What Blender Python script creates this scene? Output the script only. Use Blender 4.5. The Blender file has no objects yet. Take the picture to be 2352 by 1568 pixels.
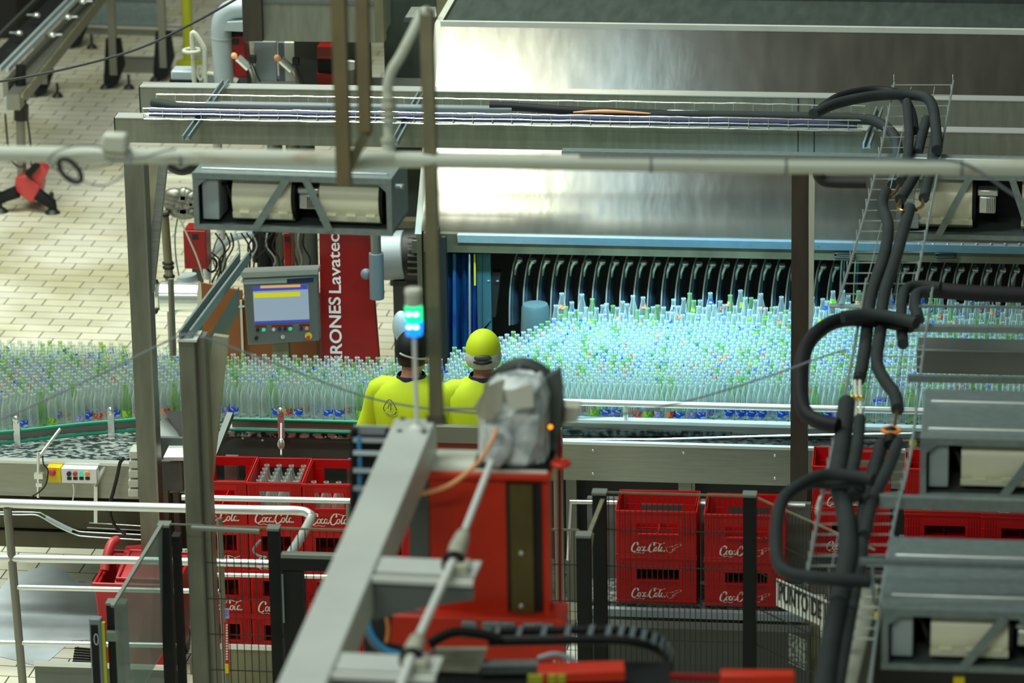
import bpy, bmesh, math, random
from math import sin, cos, pi, radians, sqrt
from mathutils import Vector, Matrix
random.seed(7)
SC = bpy.context.scene
COL = SC.collection
V = Vector

# ---------------------------------------------------------------- camera
F, CX, CY, H = 9800.0, 1176.0, 784.0, 9.0           # 150 mm lens on 36 mm, taken from a gallery 9 m up
_d = V((1274.0, -3234.0, F)).normalized()
_v = V((500.0, (1274*500.0 + F*F)/3234, F)).normalized()
_up = -_v
_x = _up.cross(_d)
if _x.x < 0: _x = -_x
RW = Matrix((_x, _d, _up))                            # camera (x right, y down, z forward) -> world
cam_d = bpy.data.cameras.new('camera'); cam = bpy.data.objects.new('camera', cam_d); COL.objects.link(cam)
_r = RW @ V((1, 0, 0)); _u = RW @ V((0, -1, 0)); _b = -(RW @ V((0, 0, 1)))
cam.matrix_world = Matrix(((_r.x, _u.x, _b.x, 0), (_r.y, _u.y, _b.y, 0), (_r.z, _u.z, _b.z, H), (0, 0, 0, 1)))
cam_d.lens = 150; cam_d.sensor_width = 36; cam_d.clip_end = 300
cam_d.dof.use_dof = True; cam_d.dof.focus_distance = 23.6; cam_d.dof.aperture_fstop = 2.8
SC.camera = cam
def ray(px, py): return RW @ V((px-CX, py-CY, F))
def PY(px, py, y): r = ray(px, py); return V((0, 0, H)) + r*(y/r.y)
def PZ(px, py, z): r = ray(px, py); return V((0, 0, H)) + r*((z-H)/r.z)
def PX(px, py, x): r = ray(px, py); return V((0, 0, H)) + r*(x/r.x)
def PT(px, py, t): return V((0, 0, H)) + ray(px, py)*(t/F)

# ---------------------------------------------------------------- light
w = bpy.data.worlds.new('hall_air'); SC.world = w; w.use_nodes = True
w.node_tree.nodes['Background'].inputs[0].default_value = (0.62, 0.74, 0.64, 1)
w.node_tree.nodes['Background'].inputs[1].default_value = 0.14
SC.view_settings.view_transform = 'Standard'; SC.view_settings.look = 'None'
SC.view_settings.gamma = 1; SC.view_settings.use_curve_mapping = False; SC.view_settings.exposure = -0.4
def area(name, loc, target, sx, sy, power, col, spread=180):
    l = bpy.data.lights.new(name, 'AREA'); l.shape = 'RECTANGLE'; l.size = sx; l.size_y = sy; l.energy = power; l.color = col; l.spread = radians(spread)
    o = bpy.data.objects.new(name, l); COL.objects.link(o); o.location = loc
    z = (V(loc)-V(target)).normalized(); x = (V((1, 0, 0))-z*z.x).normalized(); y = z.cross(x)
    o.matrix_world = Matrix(((x.x, y.x, z.x, loc[0]), (x.y, y.y, z.y, loc[1]), (x.z, y.z, z.z, loc[2]), (0, 0, 0, 1))); return o
area('hall_or_fill_lamp', (-8, 26.5, 12.0), (-7.5, 26.5, 0), 9, 0.8, 820, (0.93, 1, 0.88), 110)
area('hall_or_fill_lamp', (-8.9, 21.6, 12.0), (-8.9, 22.3, 0), 9.2, 1.1, 560, (0.90, 1, 0.90), 120)
area('blue_reflection_lamp', (-3.55, 21.6, 12.0), (-3.55, 22, 0), 0.4, 1.6, 26, (0.45, 0.75, 1.0))  # unseen blue lamp added for the blue reflection on the hood
area('hall_or_fill_lamp', (-7, 15.5, 14.0), (-4.5, 20, 1), 8, 0.8, 1000, (0.93, 1, 0.93))
area('hall_or_fill_lamp', (-4, 5, 11.5), (-3, 21, 1), 8, 0.8, 620, (0.93, 1, 0.93))  # front fill added to brighten the upright faces
area('hall_or_fill_lamp', (-9, 35, 12.0), (-8, 34, 0), 8, 0.8, 60, (1, 0.98, 0.82))
area('infeed_lamp', (-2.3, 23.35, 2.62), (-2.2, 23.40, 1.0), 2.4, 0.12, 115, (0.34, 0.74, 0.98), 122)

# ---------------------------------------------------------------- materials
def mat(name, col, rough=0.5, metal=0.0, var=0.0, scale=4.0, st=(1, 1, 1), bump=0.0, col2=None, emis=0.0, spec=0.5, thr=None, coat=0.0):
    m = bpy.data.materials.new(name); m.use_nodes = True; nt = m.node_tree; b = nt.nodes['Principled BSDF']
    b.inputs['Base Color'].default_value = (*col, 1); b.inputs['Roughness'].default_value = rough
    b.inputs['Metallic'].default_value = metal; b.inputs['Specular IOR Level'].default_value = spec
    if coat: b.inputs['Coat Weight'].default_value = coat
    if emis:
        b.inputs['Emission Color'].default_value = (*col, 1); b.inputs['Emission Strength'].default_value = emis
    if var or bump or col2:
        tc = nt.nodes.new('ShaderNodeTexCoord'); mp = nt.nodes.new('ShaderNodeMapping'); mp.inputs['Scale'].default_value = st
        nz = nt.nodes.new('ShaderNodeTexNoise'); nz.inputs['Scale'].default_value = scale; nz.inputs['Detail'].default_value = 5
        nt.links.new(tc.outputs['Object'], mp.inputs[0]); nt.links.new(mp.outputs[0], nz.inputs['Vector'])
        if var or col2:
            cr = nt.nodes.new('ShaderNodeValToRGB')
            c2 = col2 if col2 else tuple(c*(1-var) for c in col)
            lo, hi = thr if thr else (0.35, 0.68)
            cr.color_ramp.elements[0].position = lo; cr.color_ramp.elements[1].position = hi
            cr.color_ramp.elements[0].color = (*c2, 1); cr.color_ramp.elements[1].color = (*col, 1)
            nt.links.new(nz.outputs['Fac'], cr.inputs[0]); nt.links.new(cr.outputs[0], b.inputs['Base Color'])
        if bump:
            bp = nt.nodes.new('ShaderNodeBump'); bp.inputs['Strength'].default_value = bump; bp.inputs['Distance'].default_value = 0.01
            nt.links.new(nz.outputs['Fac'], bp.inputs['Height']); nt.links.new(bp.outputs[0], b.inputs['Normal'])
    return m
M = {}
M['steel'] = mat('steel', (0.50, 0.52, 0.47), 0.38, 0.85, 0.22, 6, (1, 1, 14), 0.05)
M['steelh'] = mat('steel_horizontal_grain', (0.36, 0.37, 0.315), 0.36, 0.75, 0.12, 5, (1, 4, 18), 0.04)
M['beam'] = mat('beam_steel', (0.30, 0.31, 0.25), 0.42, 0.5, 0.2, 4, (6, 6, 1), 0.04)
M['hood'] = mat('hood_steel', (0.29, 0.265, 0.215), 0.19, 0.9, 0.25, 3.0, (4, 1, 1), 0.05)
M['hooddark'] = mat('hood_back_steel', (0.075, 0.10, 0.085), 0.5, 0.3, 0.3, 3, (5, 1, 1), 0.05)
M['lintel'] = mat('lintel_steel', (0.20, 0.17, 0.10), 0.5, 0.5, 0.4, 2, (2, 1, 1), 0.03)
M['chrome'] = mat('polished_steel', (0.80, 0.84, 0.80), 0.22, 0.75)
M['tube'] = mat('satin_tube', (0.80, 0.84, 0.80), 0.32, 0.6)
M['tubedark'] = mat('dull_tube', (0.24, 0.24, 0.20), 0.4, 0.6)
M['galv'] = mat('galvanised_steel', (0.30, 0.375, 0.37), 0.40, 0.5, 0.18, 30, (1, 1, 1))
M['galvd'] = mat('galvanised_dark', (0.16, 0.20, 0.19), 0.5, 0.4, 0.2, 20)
M['mesh'] = mat('wire_zinc', (0.62, 0.72, 0.72), 0.3, 0.7)
M['meshf'] = mat('fence_wire', (0.030, 0.032, 0.028), 0.5, 0.3)
M['cream'] = mat('cream_plastic', (0.86, 0.86, 0.64), 0.33, 0, 0.06, 8)
M['pipew'] = mat('old_white_pipe_paint', (0.68, 0.73, 0.60), 0.42, 0, 0, 3.5, (1.2, 3, 3), 0.04, col2=(0.50, 0.40, 0.22), thr=(0.28, 0.42))
M['olive'] = mat('olive_brown_steel', (0.135, 0.10, 0.022), 0.5, 0.1, 0.25, 6, (2, 2, 1))
M['slim'] = mat('slim_column_steel', (0.15, 0.135, 0.06), 0.45, 0.3, 0.3, 5, (3, 3, 1))
M['post'] = mat('post_steel', (0.22, 0.23, 0.18), 0.42, 0.45, 0.3, 3, (4, 4, 1), 0.03)
M['postb'] = mat('post_beige', (0.25, 0.24, 0.145), 0.45, 0.3, 0.25, 3, (4, 4, 1))
M['postd'] = mat('post_brown', (0.075, 0.062, 0.046), 0.5, 0.3, 0.3, 3, (6, 6, 1))
M['paint'] = mat('light_grey_paint', (0.64, 0.69, 0.63), 0.45, 0, 0.10, 4, (1, 1, 1), 0.02)
M['plast'] = mat('wrapping_film', (0.84, 0.90, 0.88), 0.22, 0, 0, 14, (1, 1, 1), 0.9, col2=(0.28, 0.34, 0.36), thr=(0.3, 0.6))
M['plasty'] = mat('yellowed_film', (0.62, 0.62, 0.48), 0.3, 0, 0.25, 12, (1, 1, 1), 0.7)
M['red'] = mat('red_paint', (0.86, 0.045, 0.012), 0.38, 0, 0.25, 2)
M['redd'] = mat('dark_red_paint', (0.30, 0.006, 0.006), 0.4, 0, 0.2, 3, coat=0.2)
M['redm'] = mat('motor_red', (0.36, 0.008, 0.008), 0.4, 0, 0.3, 9)
M['redc'] = mat('crate_red', (0.60, 0.005, 0.006), 0.45, 0, 0.12, 3, spec=0.35)
M['redb'] = mat('bin_red', (0.55, 0.02, 0.025), 0.4, 0, 0.12, 5)
M['redp'] = mat('pale_red_plastic', (0.62, 0.06, 0.06), 0.4, 0, 0.2, 3)
M['black'] = mat('black', (0.012, 0.013, 0.012), 0.5)
M['blackm'] = mat('black_coat', (0.010, 0.012, 0.012), 0.6, 0.0, 0.3, 5, spec=0.25)
M['cap'] = mat('post_cap_grey', (0.17, 0.20, 0.17), 0.5)
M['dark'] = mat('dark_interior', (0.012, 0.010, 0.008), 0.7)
M['foam'] = mat('pipe_foam', (0.034, 0.044, 0.045), 0.7, 0, 0.25, 6, (1, 1, 1), 0.06, spec=0.25)
M['foamb'] = mat('pipe_foam_black', (0.012, 0.012, 0.016), 0.6, 0, 0.2, 6, spec=0.3)
M['hose'] = mat('grey_hose', (0.16, 0.20, 0.22), 0.4)
M['navy'] = mat('navy', (0.012, 0.022, 0.10), 0.4)
M['copper'] = mat('copper', (0.85, 0.52, 0.22), 0.2, 0.95)
M['brass'] = mat('brass', (0.85, 0.65, 0.15), 0.25, 0.9)
M['green'] = mat('green_guide_rail', (0.01, 0.28, 0.16), 0.35)
M['orange'] = mat('orange', (0.90, 0.30, 0.06), 0.5)
M['orangeb'] = mat('orange_cap', (0.95, 0.45, 0.20), 0.5)
M['yellow'] = mat('yellow', (0.80, 0.62, 0.01), 0.45)
M['yelg'] = mat('yellow_green_paint', (0.42, 0.44, 0.02), 0.5)
M['white'] = mat('white', (0.80, 0.84, 0.78), 0.45)
M['print'] = mat('white_print', (0.95, 0.88, 0.80), 0.6)
M['ivory'] = mat('ivory_box', (0.78, 0.80, 0.66), 0.4)
M['blue'] = mat('blue_cable', (0.05, 0.38, 0.75), 0.4)
M['curtain'] = mat('blue_film_curtain', (0.02, 0.03, 0.20), 0.3, 0, 0, 3, (4, 4, 1), 0.2, col2=(0.01, 0.12, 0.26), thr=(0.4, 0.6))
M['teal'] = mat('teal_panel', (0.06, 0.17, 0.19), 0.4, 0.3, 0.2, 3)
M['guide'] = mat('guide_plate', (0.13, 0.20, 0.26), 0.3, 0.6, 0.5, 9, (1, 1, 1))
M['bucket'] = mat('bucket_plastic', (0.07, 0.11, 0.11), 0.4)
M['brace'] = mat('pale_brace_steel', (0.46, 0.46, 0.33), 0.4, 0.3, 0.2, 3)
M['strip'] = mat('blue_sheen_strip', (0.36, 0.50, 0.62), 0.35, 0.5, 0.1, 20)  # blue of the lamp's reflection set into the steel colour
M['under'] = mat('dark_olive_steel', (0.10, 0.095, 0.055), 0.5, 0.3, 0.3, 4)  # dark olive tone for the frame below the left conveyor
M['brownp'] = mat('brown_panel', (0.26, 0.085, 0.02), 0.5, 0, 0.2, 4)
M['greyl'] = mat('light_grey_enamel', (0.40, 0.48, 0.50), 0.4, 0.1, 0.08, 4)
M['greyp'] = mat('panel_grey', (0.16, 0.185, 0.17), 0.42, 0.3, 0.1, 3)
M['greycab'] = mat('cabinet_grey', (0.085, 0.097, 0.085), 0.5, 0.2, 0.1, 3)
M['oldwhite'] = mat('old_white_enamel', (0.58, 0.60, 0.50), 0.45, 0, 0.1, 6)
M['hiviz'] = mat('hi_viz_yellow', (0.62, 0.80, 0.01), 0.7, 0, 0.1, 5, (1, 1, 1), 0.25, emis=0.0)
M['navycloth'] = mat('navy_cloth', (0.01, 0.015, 0.05), 0.8)
M['skin'] = mat('skin', (0.55, 0.26, 0.17), 0.5, 0, 0.1, 8)
M['hair'] = mat('dark_hair', (0.02, 0.014, 0.01), 0.7)
M['greyband'] = mat('reflective_grey', (0.45, 0.48, 0.45), 0.35)
M['net'] = mat('white_hair_net', (0.62, 0.66, 0.62), 0.8, 0, 0.3, 40)
M['labelb'] = mat('blue_label', (0.01, 0.09, 0.75), 0.4, 0, 0, 45, col2=(0.55, 0.65, 0.85), thr=(0.43, 0.46))
M['labelo'] = mat('orange_label', (0.85, 0.30, 0.10), 0.4, 0, 0, 60, col2=(0.45, 0.06, 0.10), thr=(0.45, 0.5))
M['labelg'] = mat('lime_label', (0.42, 0.68, 0.03), 0.4, 0, 0, 60, col2=(0.05, 0.35, 0.05), thr=(0.4, 0.5))
M['labelv'] = mat('lilac_label', (0.22, 0.20, 0.62), 0.4, 0, 0, 60, col2=(0.5, 0.5, 0.7), thr=(0.4, 0.5))
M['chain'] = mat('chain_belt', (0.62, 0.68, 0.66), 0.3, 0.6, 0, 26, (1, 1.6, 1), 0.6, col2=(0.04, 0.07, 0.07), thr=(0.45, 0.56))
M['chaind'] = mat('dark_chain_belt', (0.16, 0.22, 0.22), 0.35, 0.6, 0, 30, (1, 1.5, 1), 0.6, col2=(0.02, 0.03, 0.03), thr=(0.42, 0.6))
M['wet_sheen'] = mat('wet_reflection_film', (0.86, 0.96, 1.0), 0.3, 0, 0.45, 1.6)  # pale blue-white stands for the reflection on the wet floor
M['checker'] = mat('pierced_plate', (0.40, 0.45, 0.41), 0.4, 0.4, 0, 60, (1, 1, 1), 0, col2=(0.10, 0.12, 0.11), thr=(0.45, 0.55))

def glow(name, col, s, base=(0.02, 0.02, 0.02)):
    m = mat(name, base, 0.3); b = m.node_tree.nodes['Principled BSDF']
    b.inputs['Emission Color'].default_value = (*col, 1); b.inputs['Emission Strength'].default_value = s; return m
M['lgreen'] = glow('green_lamp', (0.0, 1.0, 0.30), 2.2); M['lblue'] = glow('blue_lamp', (0.0, 0.25, 1.0), 2.4)
M['lwhite'] = glow('lamp_core', (0.75, 1, 1), 3.5)
M['scr'] = glow('screen_blue_grey', (0.36, 0.50, 0.60), 0.9); M['scry'] = glow('screen_yellow', (0.85, 0.85, 0.0), 0.9)
M['scrb'] = glow('screen_blue', (0.06, 0.08, 0.55), 0.9); M['scro'] = glow('screen_orange', (0.95, 0.55, 0.2), 0.9)
M['btng'] = glow('lit_green_button', (0.05, 0.9, 0.5), 0.8); M['lampo'] = glow('orange_pilot', (1, 0.35, 0.0), 3)

def glassmat(name, tint, body, lo=0.22, hi=0.95):
    m = bpy.data.materials.new(name); m.use_nodes = True; nt = m.node_tree; b = nt.nodes['Principled BSDF']
    b.inputs['Base Color'].default_value = (*body, 1); b.inputs['Roughness'].default_value = 0.12
    tr = nt.nodes.new('ShaderNodeBsdfTransparent'); tr.inputs[0].default_value = (*tint, 1)
    lw = nt.nodes.new('ShaderNodeLayerWeight'); lw.inputs[0].default_value = 0.35
    mr = nt.nodes.new('ShaderNodeMapRange'); mr.inputs[3].default_value = lo; mr.inputs[4].default_value = hi
    mx = nt.nodes.new('ShaderNodeMixShader'); out = nt.nodes['Material Output']
    nt.links.new(lw.outputs['Facing'], mr.inputs[0]); nt.links.new(mr.outputs[0], mx.inputs[0])
    nt.links.new(tr.outputs[0], mx.inputs[1]); nt.links.new(b.outputs[0], mx.inputs[2]); nt.links.new(mx.outputs[0], out.inputs[0])
    return m
M['glass'] = glassmat('bottle_glass', (0.93, 0.98, 0.95), (0.80, 0.88, 0.85), 0.09, 0.80)
M['glassg'] = glassmat('bottle_glass_green', (0.80, 0.94, 0.70), (0.45, 0.68, 0.36), 0.14, 0.8)
M['clearp'] = glassmat('clear_sheet', (0.75, 0.85, 0.82), (0.5, 0.6, 0.6), 0.15, 0.6)

# floor: cream tiles laid in thirds, red stains, grime
def floor_mat():
    m = bpy.data.materials.new('floor_tiles'); m.use_nodes = True; nt = m.node_tree; b = nt.nodes['Principled BSDF']; N = nt.nodes.new; L = nt.links.new
    tc = N('ShaderNodeTexCoord'); mp = N('ShaderNodeMapping'); mp.inputs['Rotation'].default_value = (0, 0, radians(1.5))
    br = N('ShaderNodeTexBrick'); br.offset = 0.4; br.inputs['Scale'].default_value = 1.0
    br.inputs['Brick Width'].default_value = 0.272; br.inputs['Row Height'].default_value = 0.143; br.inputs['Mortar Size'].default_value = 0.005
    br.inputs['Mortar Smooth'].default_value = 0.3
    br.inputs['Color1'].default_value = (0.80, 0.77, 0.62, 1); br.inputs['Color2'].default_value = (0.70, 0.68, 0.55, 1); br.inputs['Mortar'].default_value = (0.10, 0.10, 0.07, 1)
    L(tc.outputs['Object'], mp.inputs[0]); L(mp.outputs[0], br.inputs['Vector'])
    n1 = N('ShaderNodeTexNoise'); n1.inputs['Scale'].default_value = 0.9; n1.inputs['Detail'].default_value = 6; L(tc.outputs['Object'], n1.inputs['Vector'])
    c1 = N('ShaderNodeValToRGB'); c1.color_ramp.elements[0].position = 0.36; c1.color_ramp.elements[0].color = (0.62, 0.60, 0.44, 1); c1.color_ramp.elements[1].position = 0.56; c1.color_ramp.elements[1].color = (1, 1, 1, 1)
    L(n1.outputs['Fac'], c1.inputs[0])
    mx = N('ShaderNodeMix'); mx.data_type = 'RGBA'; mx.blend_type = 'MULTIPLY'; mx.inputs[0].default_value = 0.85
    L(br.outputs['Color'], mx.inputs[6]); L(c1.outputs[0], mx.inputs[7])
    n2 = N('ShaderNodeTexNoise'); n2.inputs['Scale'].default_value = 0.55; n2.inputs['Detail'].default_value = 3; n2.inputs['Distortion'].default_value = 0.6
    mp2 = N('ShaderNodeMapping'); mp2.inputs['Location'].default_value = (4.2, 1.7, 0); L(tc.outputs['Object'], mp2.inputs[0]); L(mp2.outputs[0], n2.inputs['Vector'])
    c2 = N('ShaderNodeValToRGB'); c2.color_ramp.elements[0].position = 0.66; c2.color_ramp.elements[0].color = (0, 0, 0, 1); c2.color_ramp.elements[1].position = 0.80; c2.color_ramp.elements[1].color = (0.5, 0.5, 0.5, 1)
    L(n2.outputs['Fac'], c2.inputs[0])
    m2 = N('ShaderNodeMix'); m2.data_type = 'RGBA'; L(c2.outputs[0], m2.inputs[0]); L(mx.outputs[2], m2.inputs[6]); m2.inputs[7].default_value = (0.55, 0.25, 0.24, 1)
    L(m2.outputs[2], b.inputs['Base Color']); b.inputs['Roughness'].default_value = 0.42
    return m
M['floor'] = floor_mat()

# ---------------------------------------------------------------- geometry helpers
class MB:
    def __init__(s): s.v = []; s.f = []; s.m = []
    def add(s, vs, fs, mi=0):
        n = len(s.v); s.v += [V(p) for p in vs]; s.f += [[i+n for i in f] for f in fs]; s.m += [mi]*len(fs); return s
    def bx(s, x0, x1, y0, y1, z0, z1, mi=0):
        P = [(x0, y0, z0), (x1, y0, z0), (x1, y1, z0), (x0, y1, z0), (x0, y0, z1), (x1, y0, z1), (x1, y1, z1), (x0, y1, z1)]
        return s.add(P, [(0, 3, 2, 1), (4, 5, 6, 7), (0, 1, 5, 4), (1, 2, 6, 5), (2, 3, 7, 6), (3, 0, 4, 7)], mi)
    def S(s, px0, px1, py0, py1, Y, dep, mi=0): return s.bx(*SB(px0, px1, py0, py1, Y, dep), mi)
    def beam(s, a, b, wd, ht, up=(0, 0, 1), mi=0):
        a = V(a); b = V(b); d = (b-a).normalized(); u = V(up)
        if abs(d.dot(u)) > 0.98: u = V((0, 1, 0))
        r = d.cross(u).normalized()*wd/2; q = r.cross(d).normalized()*ht/2
        P = [a-r-q, a+r-q, a+r+q, a-r+q, b-r-q, b+r-q, b+r+q, b-r+q]
        return s.add(P, [(0, 1, 2, 3), (7, 6, 5, 4), (0, 4, 5, 1), (1, 5, 6, 2), (2, 6, 7, 3), (3, 7, 4, 0)], mi)
    def tube(s, pts, r, seg=10, sm=0, mi=0, closed=False):
        pts = [V(p) for p in pts]; rr = r if isinstance(r, (list, tuple)) else [r]*len(pts)
        if sm and len(pts) > 2:
            q = []; qr = []; n = len(pts)
            rng = n if closed else n-1
            for i in range(rng):
                g = (lambda k: pts[k % n]) if closed else (lambda k: pts[min(max(k, 0), n-1)])
                p0, p1, p2, p3 = g(i-1), g(i), g(i+1), g(i+2)
                for k in range(sm):
                    t = k/sm
                    q.append(0.5*((2*p1)+(p2-p0)*t+(2*p0-5*p1+4*p2-p3)*t*t+(3*p1-p0-3*p2+p3)*t**3)); qr.append(rr[i]*(1-t)+rr[(i+1) % n]*t)
            if not closed: q.append(pts[-1]); qr.append(rr[-1])
            pts, rr = q, qr
        n = len(pts); vs = []; u = None
        for i, p in enumerate(pts):
            if closed: d = pts[(i+1) % n]-pts[i-1]
            else: d = pts[min(i+1, n-1)]-pts[max(i-1, 0)]
            if d.length < 1e-9: d = V((0, 0, 1))
            d.normalize()
            if u is None: u = V((0, 0, 1)) if abs(d.z) < 0.9 else V((0, 1, 0))
            u = (u-d*u.dot(d))
            if u.length < 1e-6: u = V((1, 0, 0))-d*d.x
            u.normalize(); w_ = d.cross(u)
            for k in range(seg):
                a = 2*pi*k/seg; vs.append(p+(u*cos(a)+w_*sin(a))*rr[i])
        fs = []
        for i in range(n if closed else n-1):
            j = (i+1) % n
            for k in range(seg): fs.append((i*seg+k, i*seg+(k+1) % seg, j*seg+(k+1) % seg, j*seg+k))
        if not closed: fs.append(tuple(range(seg))[::-1]); fs.append(tuple((n-1)*seg+k for k in range(seg)))
        return s.add(vs, fs, mi)
    def cyl(s, a, b, r, seg=18, mi=0, r2=None): return s.tube([a, b], [r, r if r2 is None else r2], seg, 0, mi)
    def lathe(s, prof, c=(0, 0, 0), seg=16, axis=(0, 0, 1), mi=0):
        ax = V(axis).normalized(); u = V((1, 0, 0)) if abs(ax.x) < 0.9 else V((0, 1, 0)); u = (u-ax*u.dot(ax)).normalized(); w_ = ax.cross(u); c = V(c)
        vs = [c+ax*z+(u*cos(2*pi*k/seg)+w_*sin(2*pi*k/seg))*max(r, 1e-4) for r, z in prof for k in range(seg)]
        fs = [(i*seg+k, i*seg+(k+1) % seg, (i+1)*seg+(k+1) % seg, (i+1)*seg+k) for i in range(len(prof)-1) for k in range(seg)]
        fs.append(tuple(range(seg))[::-1]); fs.append(tuple((len(prof)-1)*seg+k for k in range(seg)))
        return s.add(vs, fs, mi)
    def ell(s, c, r, seg=16, rings=10, mi=0, t0=0.0, t1=pi):
        c = V(c); vs = []; fs = []
        for i in range(rings+1):
            t = t0+(t1-t0)*i/rings
            for k in range(seg): a = 2*pi*k/seg; vs.append(c+V((r[0]*sin(t)*cos(a), r[1]*sin(t)*sin(a), r[2]*cos(t))))
        for i in range(rings):
            for k in range(seg): fs.append((i*seg+k, (i+1)*seg+k, (i+1)*seg+(k+1) % seg, i*seg+(k+1) % seg))
        return s.add(vs, fs, mi)
    def loft(s, rings, seg=24, mi=0, e=2.0, cap=True):            # (cx, cy, cz, rx, ry)
        vs = []
        for (cx, cy, cz, rx, ry) in rings:
            for k in range(seg):
                a = 2*pi*k/seg; ca, sa = cos(a), sin(a)
                vs.append((cx+rx*abs(ca)**(2/e)*(1 if ca >= 0 else -1), cy+ry*abs(sa)**(2/e)*(1 if sa >= 0 else -1), cz))
        fs = [(i*seg+k, i*seg+(k+1) % seg, (i+1)*seg+(k+1) % seg, (i+1)*seg+k) for i in range(len(rings)-1) for k in range(seg)]
        if cap: fs.append(tuple(range(seg))[::-1]); fs.append(tuple((len(rings)-1)*seg+k for k in range(seg)))
        return s.add(vs, fs, mi)
    def prism(s, poly, off, mi=0):                                # poly: 3-D points, off: extrusion vector
        n = len(poly); off = V(off); P = [V(p) for p in poly]
        return s.add(P+[p+off for p in P], [tuple(range(n)), tuple(range(n, 2*n))[::-1]]+[(i, n+i, n+(i+1) % n, (i+1) % n) for i in range(n)], mi)
    def ribbon(s, pts, wd, nrm, mi=0, sm=4):                      # flat stroke of width wd lying in the plane with normal nrm
        P = [V(p) for p in pts]; nrm = V(nrm); q = []
        for i in range(len(P)-1):
            p0, p1, p2, p3 = P[max(i-1, 0)], P[i], P[i+1], P[min(i+2, len(P)-1)]
            for k in range(sm): t = k/sm; q.append(0.5*((2*p1)+(p2-p0)*t+(2*p0-5*p1+4*p2-p3)*t*t+(3*p1-p0-3*p2+p3)*t**3))
        q.append(P[-1]); vs = []
        for i, p in enumerate(q):
            d = (q[min(i+1, len(q)-1)]-q[max(i-1, 0)]).normalized(); r = d.cross(nrm)*(wd/2)*(0.55+0.6*abs(d.z))
            vs += [p-r, p+r]
        return s.add(vs, [(2*i, 2*i+1, 2*i+3, 2*i+2) for i in range(len(q)-1)], mi)
    def mesh(s, name, org, mats, smooth):
        me = bpy.data.meshes.new(name); me.from_pydata([tuple(p-org) for p in s.v], [], s.f)
        for m_ in (mats if isinstance(mats, (list, tuple)) else [mats]): me.materials.append(M[m_] if isinstance(m_, str) else m_)
        me.polygons.foreach_set('material_index', s.m)
        bm = bmesh.new(); bm.from_mesh(me); bmesh.ops.recalc_face_normals(bm, faces=bm.faces); bm.to_mesh(me); bm.free()
        if smooth:
            me.polygons.foreach_set('use_smooth', [True]*len(me.polygons)); me.set_sharp_from_angle(angle=radians(42))
        me.update(); return me
def SB(px0, px1, py0, py1, Y, dep):
    my = (py0+py1)/2; mx = (px0+px1)/2
    return (PY(px0, my, Y).x, PY(px1, my, Y).x, Y, Y+dep, PY(mx, py1, Y).z, PY(mx, py0, Y).z)
ORG = {}
def tag(o, label=None, cat=None, group=None, kind=None):
    if label: o['label'] = label
    if cat: o['category'] = cat
    if group: o['group'] = group
    if kind: o['kind'] = kind
    return o
def thing(name, label, cat, loc=(0, 0, 0), group=None):
    o = bpy.data.objects.new(name, None); COL.objects.link(o); o.location = loc; ORG[o.name] = V(loc); o.empty_display_size = 0.1
    return tag(o, label, cat, group)
def part(name, mb, m, parent, label=None, bevel=0, smooth=True, kind=None):
    org = ORG[parent.name]; o = bpy.data.objects.new(name, mb.mesh(name, org, m, smooth)); COL.objects.link(o); o.parent = parent
    ORG[o.name] = org
    if bevel: b = o.modifiers.new('bevel', 'BEVEL'); b.width = bevel; b.segments = 2; b.limit_method = 'ANGLE'
    return tag(o, label, None, None, kind)
def one(name, mb, m, label=None, cat=None, group=None, kind=None, bevel=0, smooth=True):
    xs = [p.x for p in mb.v]; ys = [p.y for p in mb.v]; zs = [p.z for p in mb.v]
    loc = V(((min(xs)+max(xs))/2, (min(ys)+max(ys))/2, min(zs)))
    o = bpy.data.objects.new(name, mb.mesh(name, loc, m, smooth)); COL.objects.link(o); o.location = loc; ORG[o.name] = loc
    if bevel: b = o.modifiers.new('bevel', 'BEVEL'); b.width = bevel; b.segments = 2; b.limit_method = 'ANGLE'
    return tag(o, label, cat, group, kind)
def copy_tree(o, parent=None):
    c = o.copy(); COL.objects.link(c); c.parent = parent
    for ch in list(o.children): copy_tree(ch, c)
    return c
def text_part(body, size, mtx, m, parent, name='lettering', width=1.0, label=None):
    cu = bpy.data.curves.new('lettering', 'FONT'); cu.body = body; cu.size = size; cu.extrude = 0.001; cu.offset = size*0.008*width
    o = bpy.data.objects.new('tmp', cu); COL.objects.link(o)
    dg = bpy.context.evaluated_depsgraph_get(); me = bpy.data.meshes.new_from_object(o.evaluated_get(dg)); bpy.data.objects.remove(o)
    me.transform(Matrix.Translation(-ORG[parent.name]) @ mtx); me.materials.clear(); me.materials.append(M[m])
    q = bpy.data.objects.new(name, me); COL.objects.link(q); q.parent = parent; ORG[q.name] = ORG[parent.name]; return tag(q, label)

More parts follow.
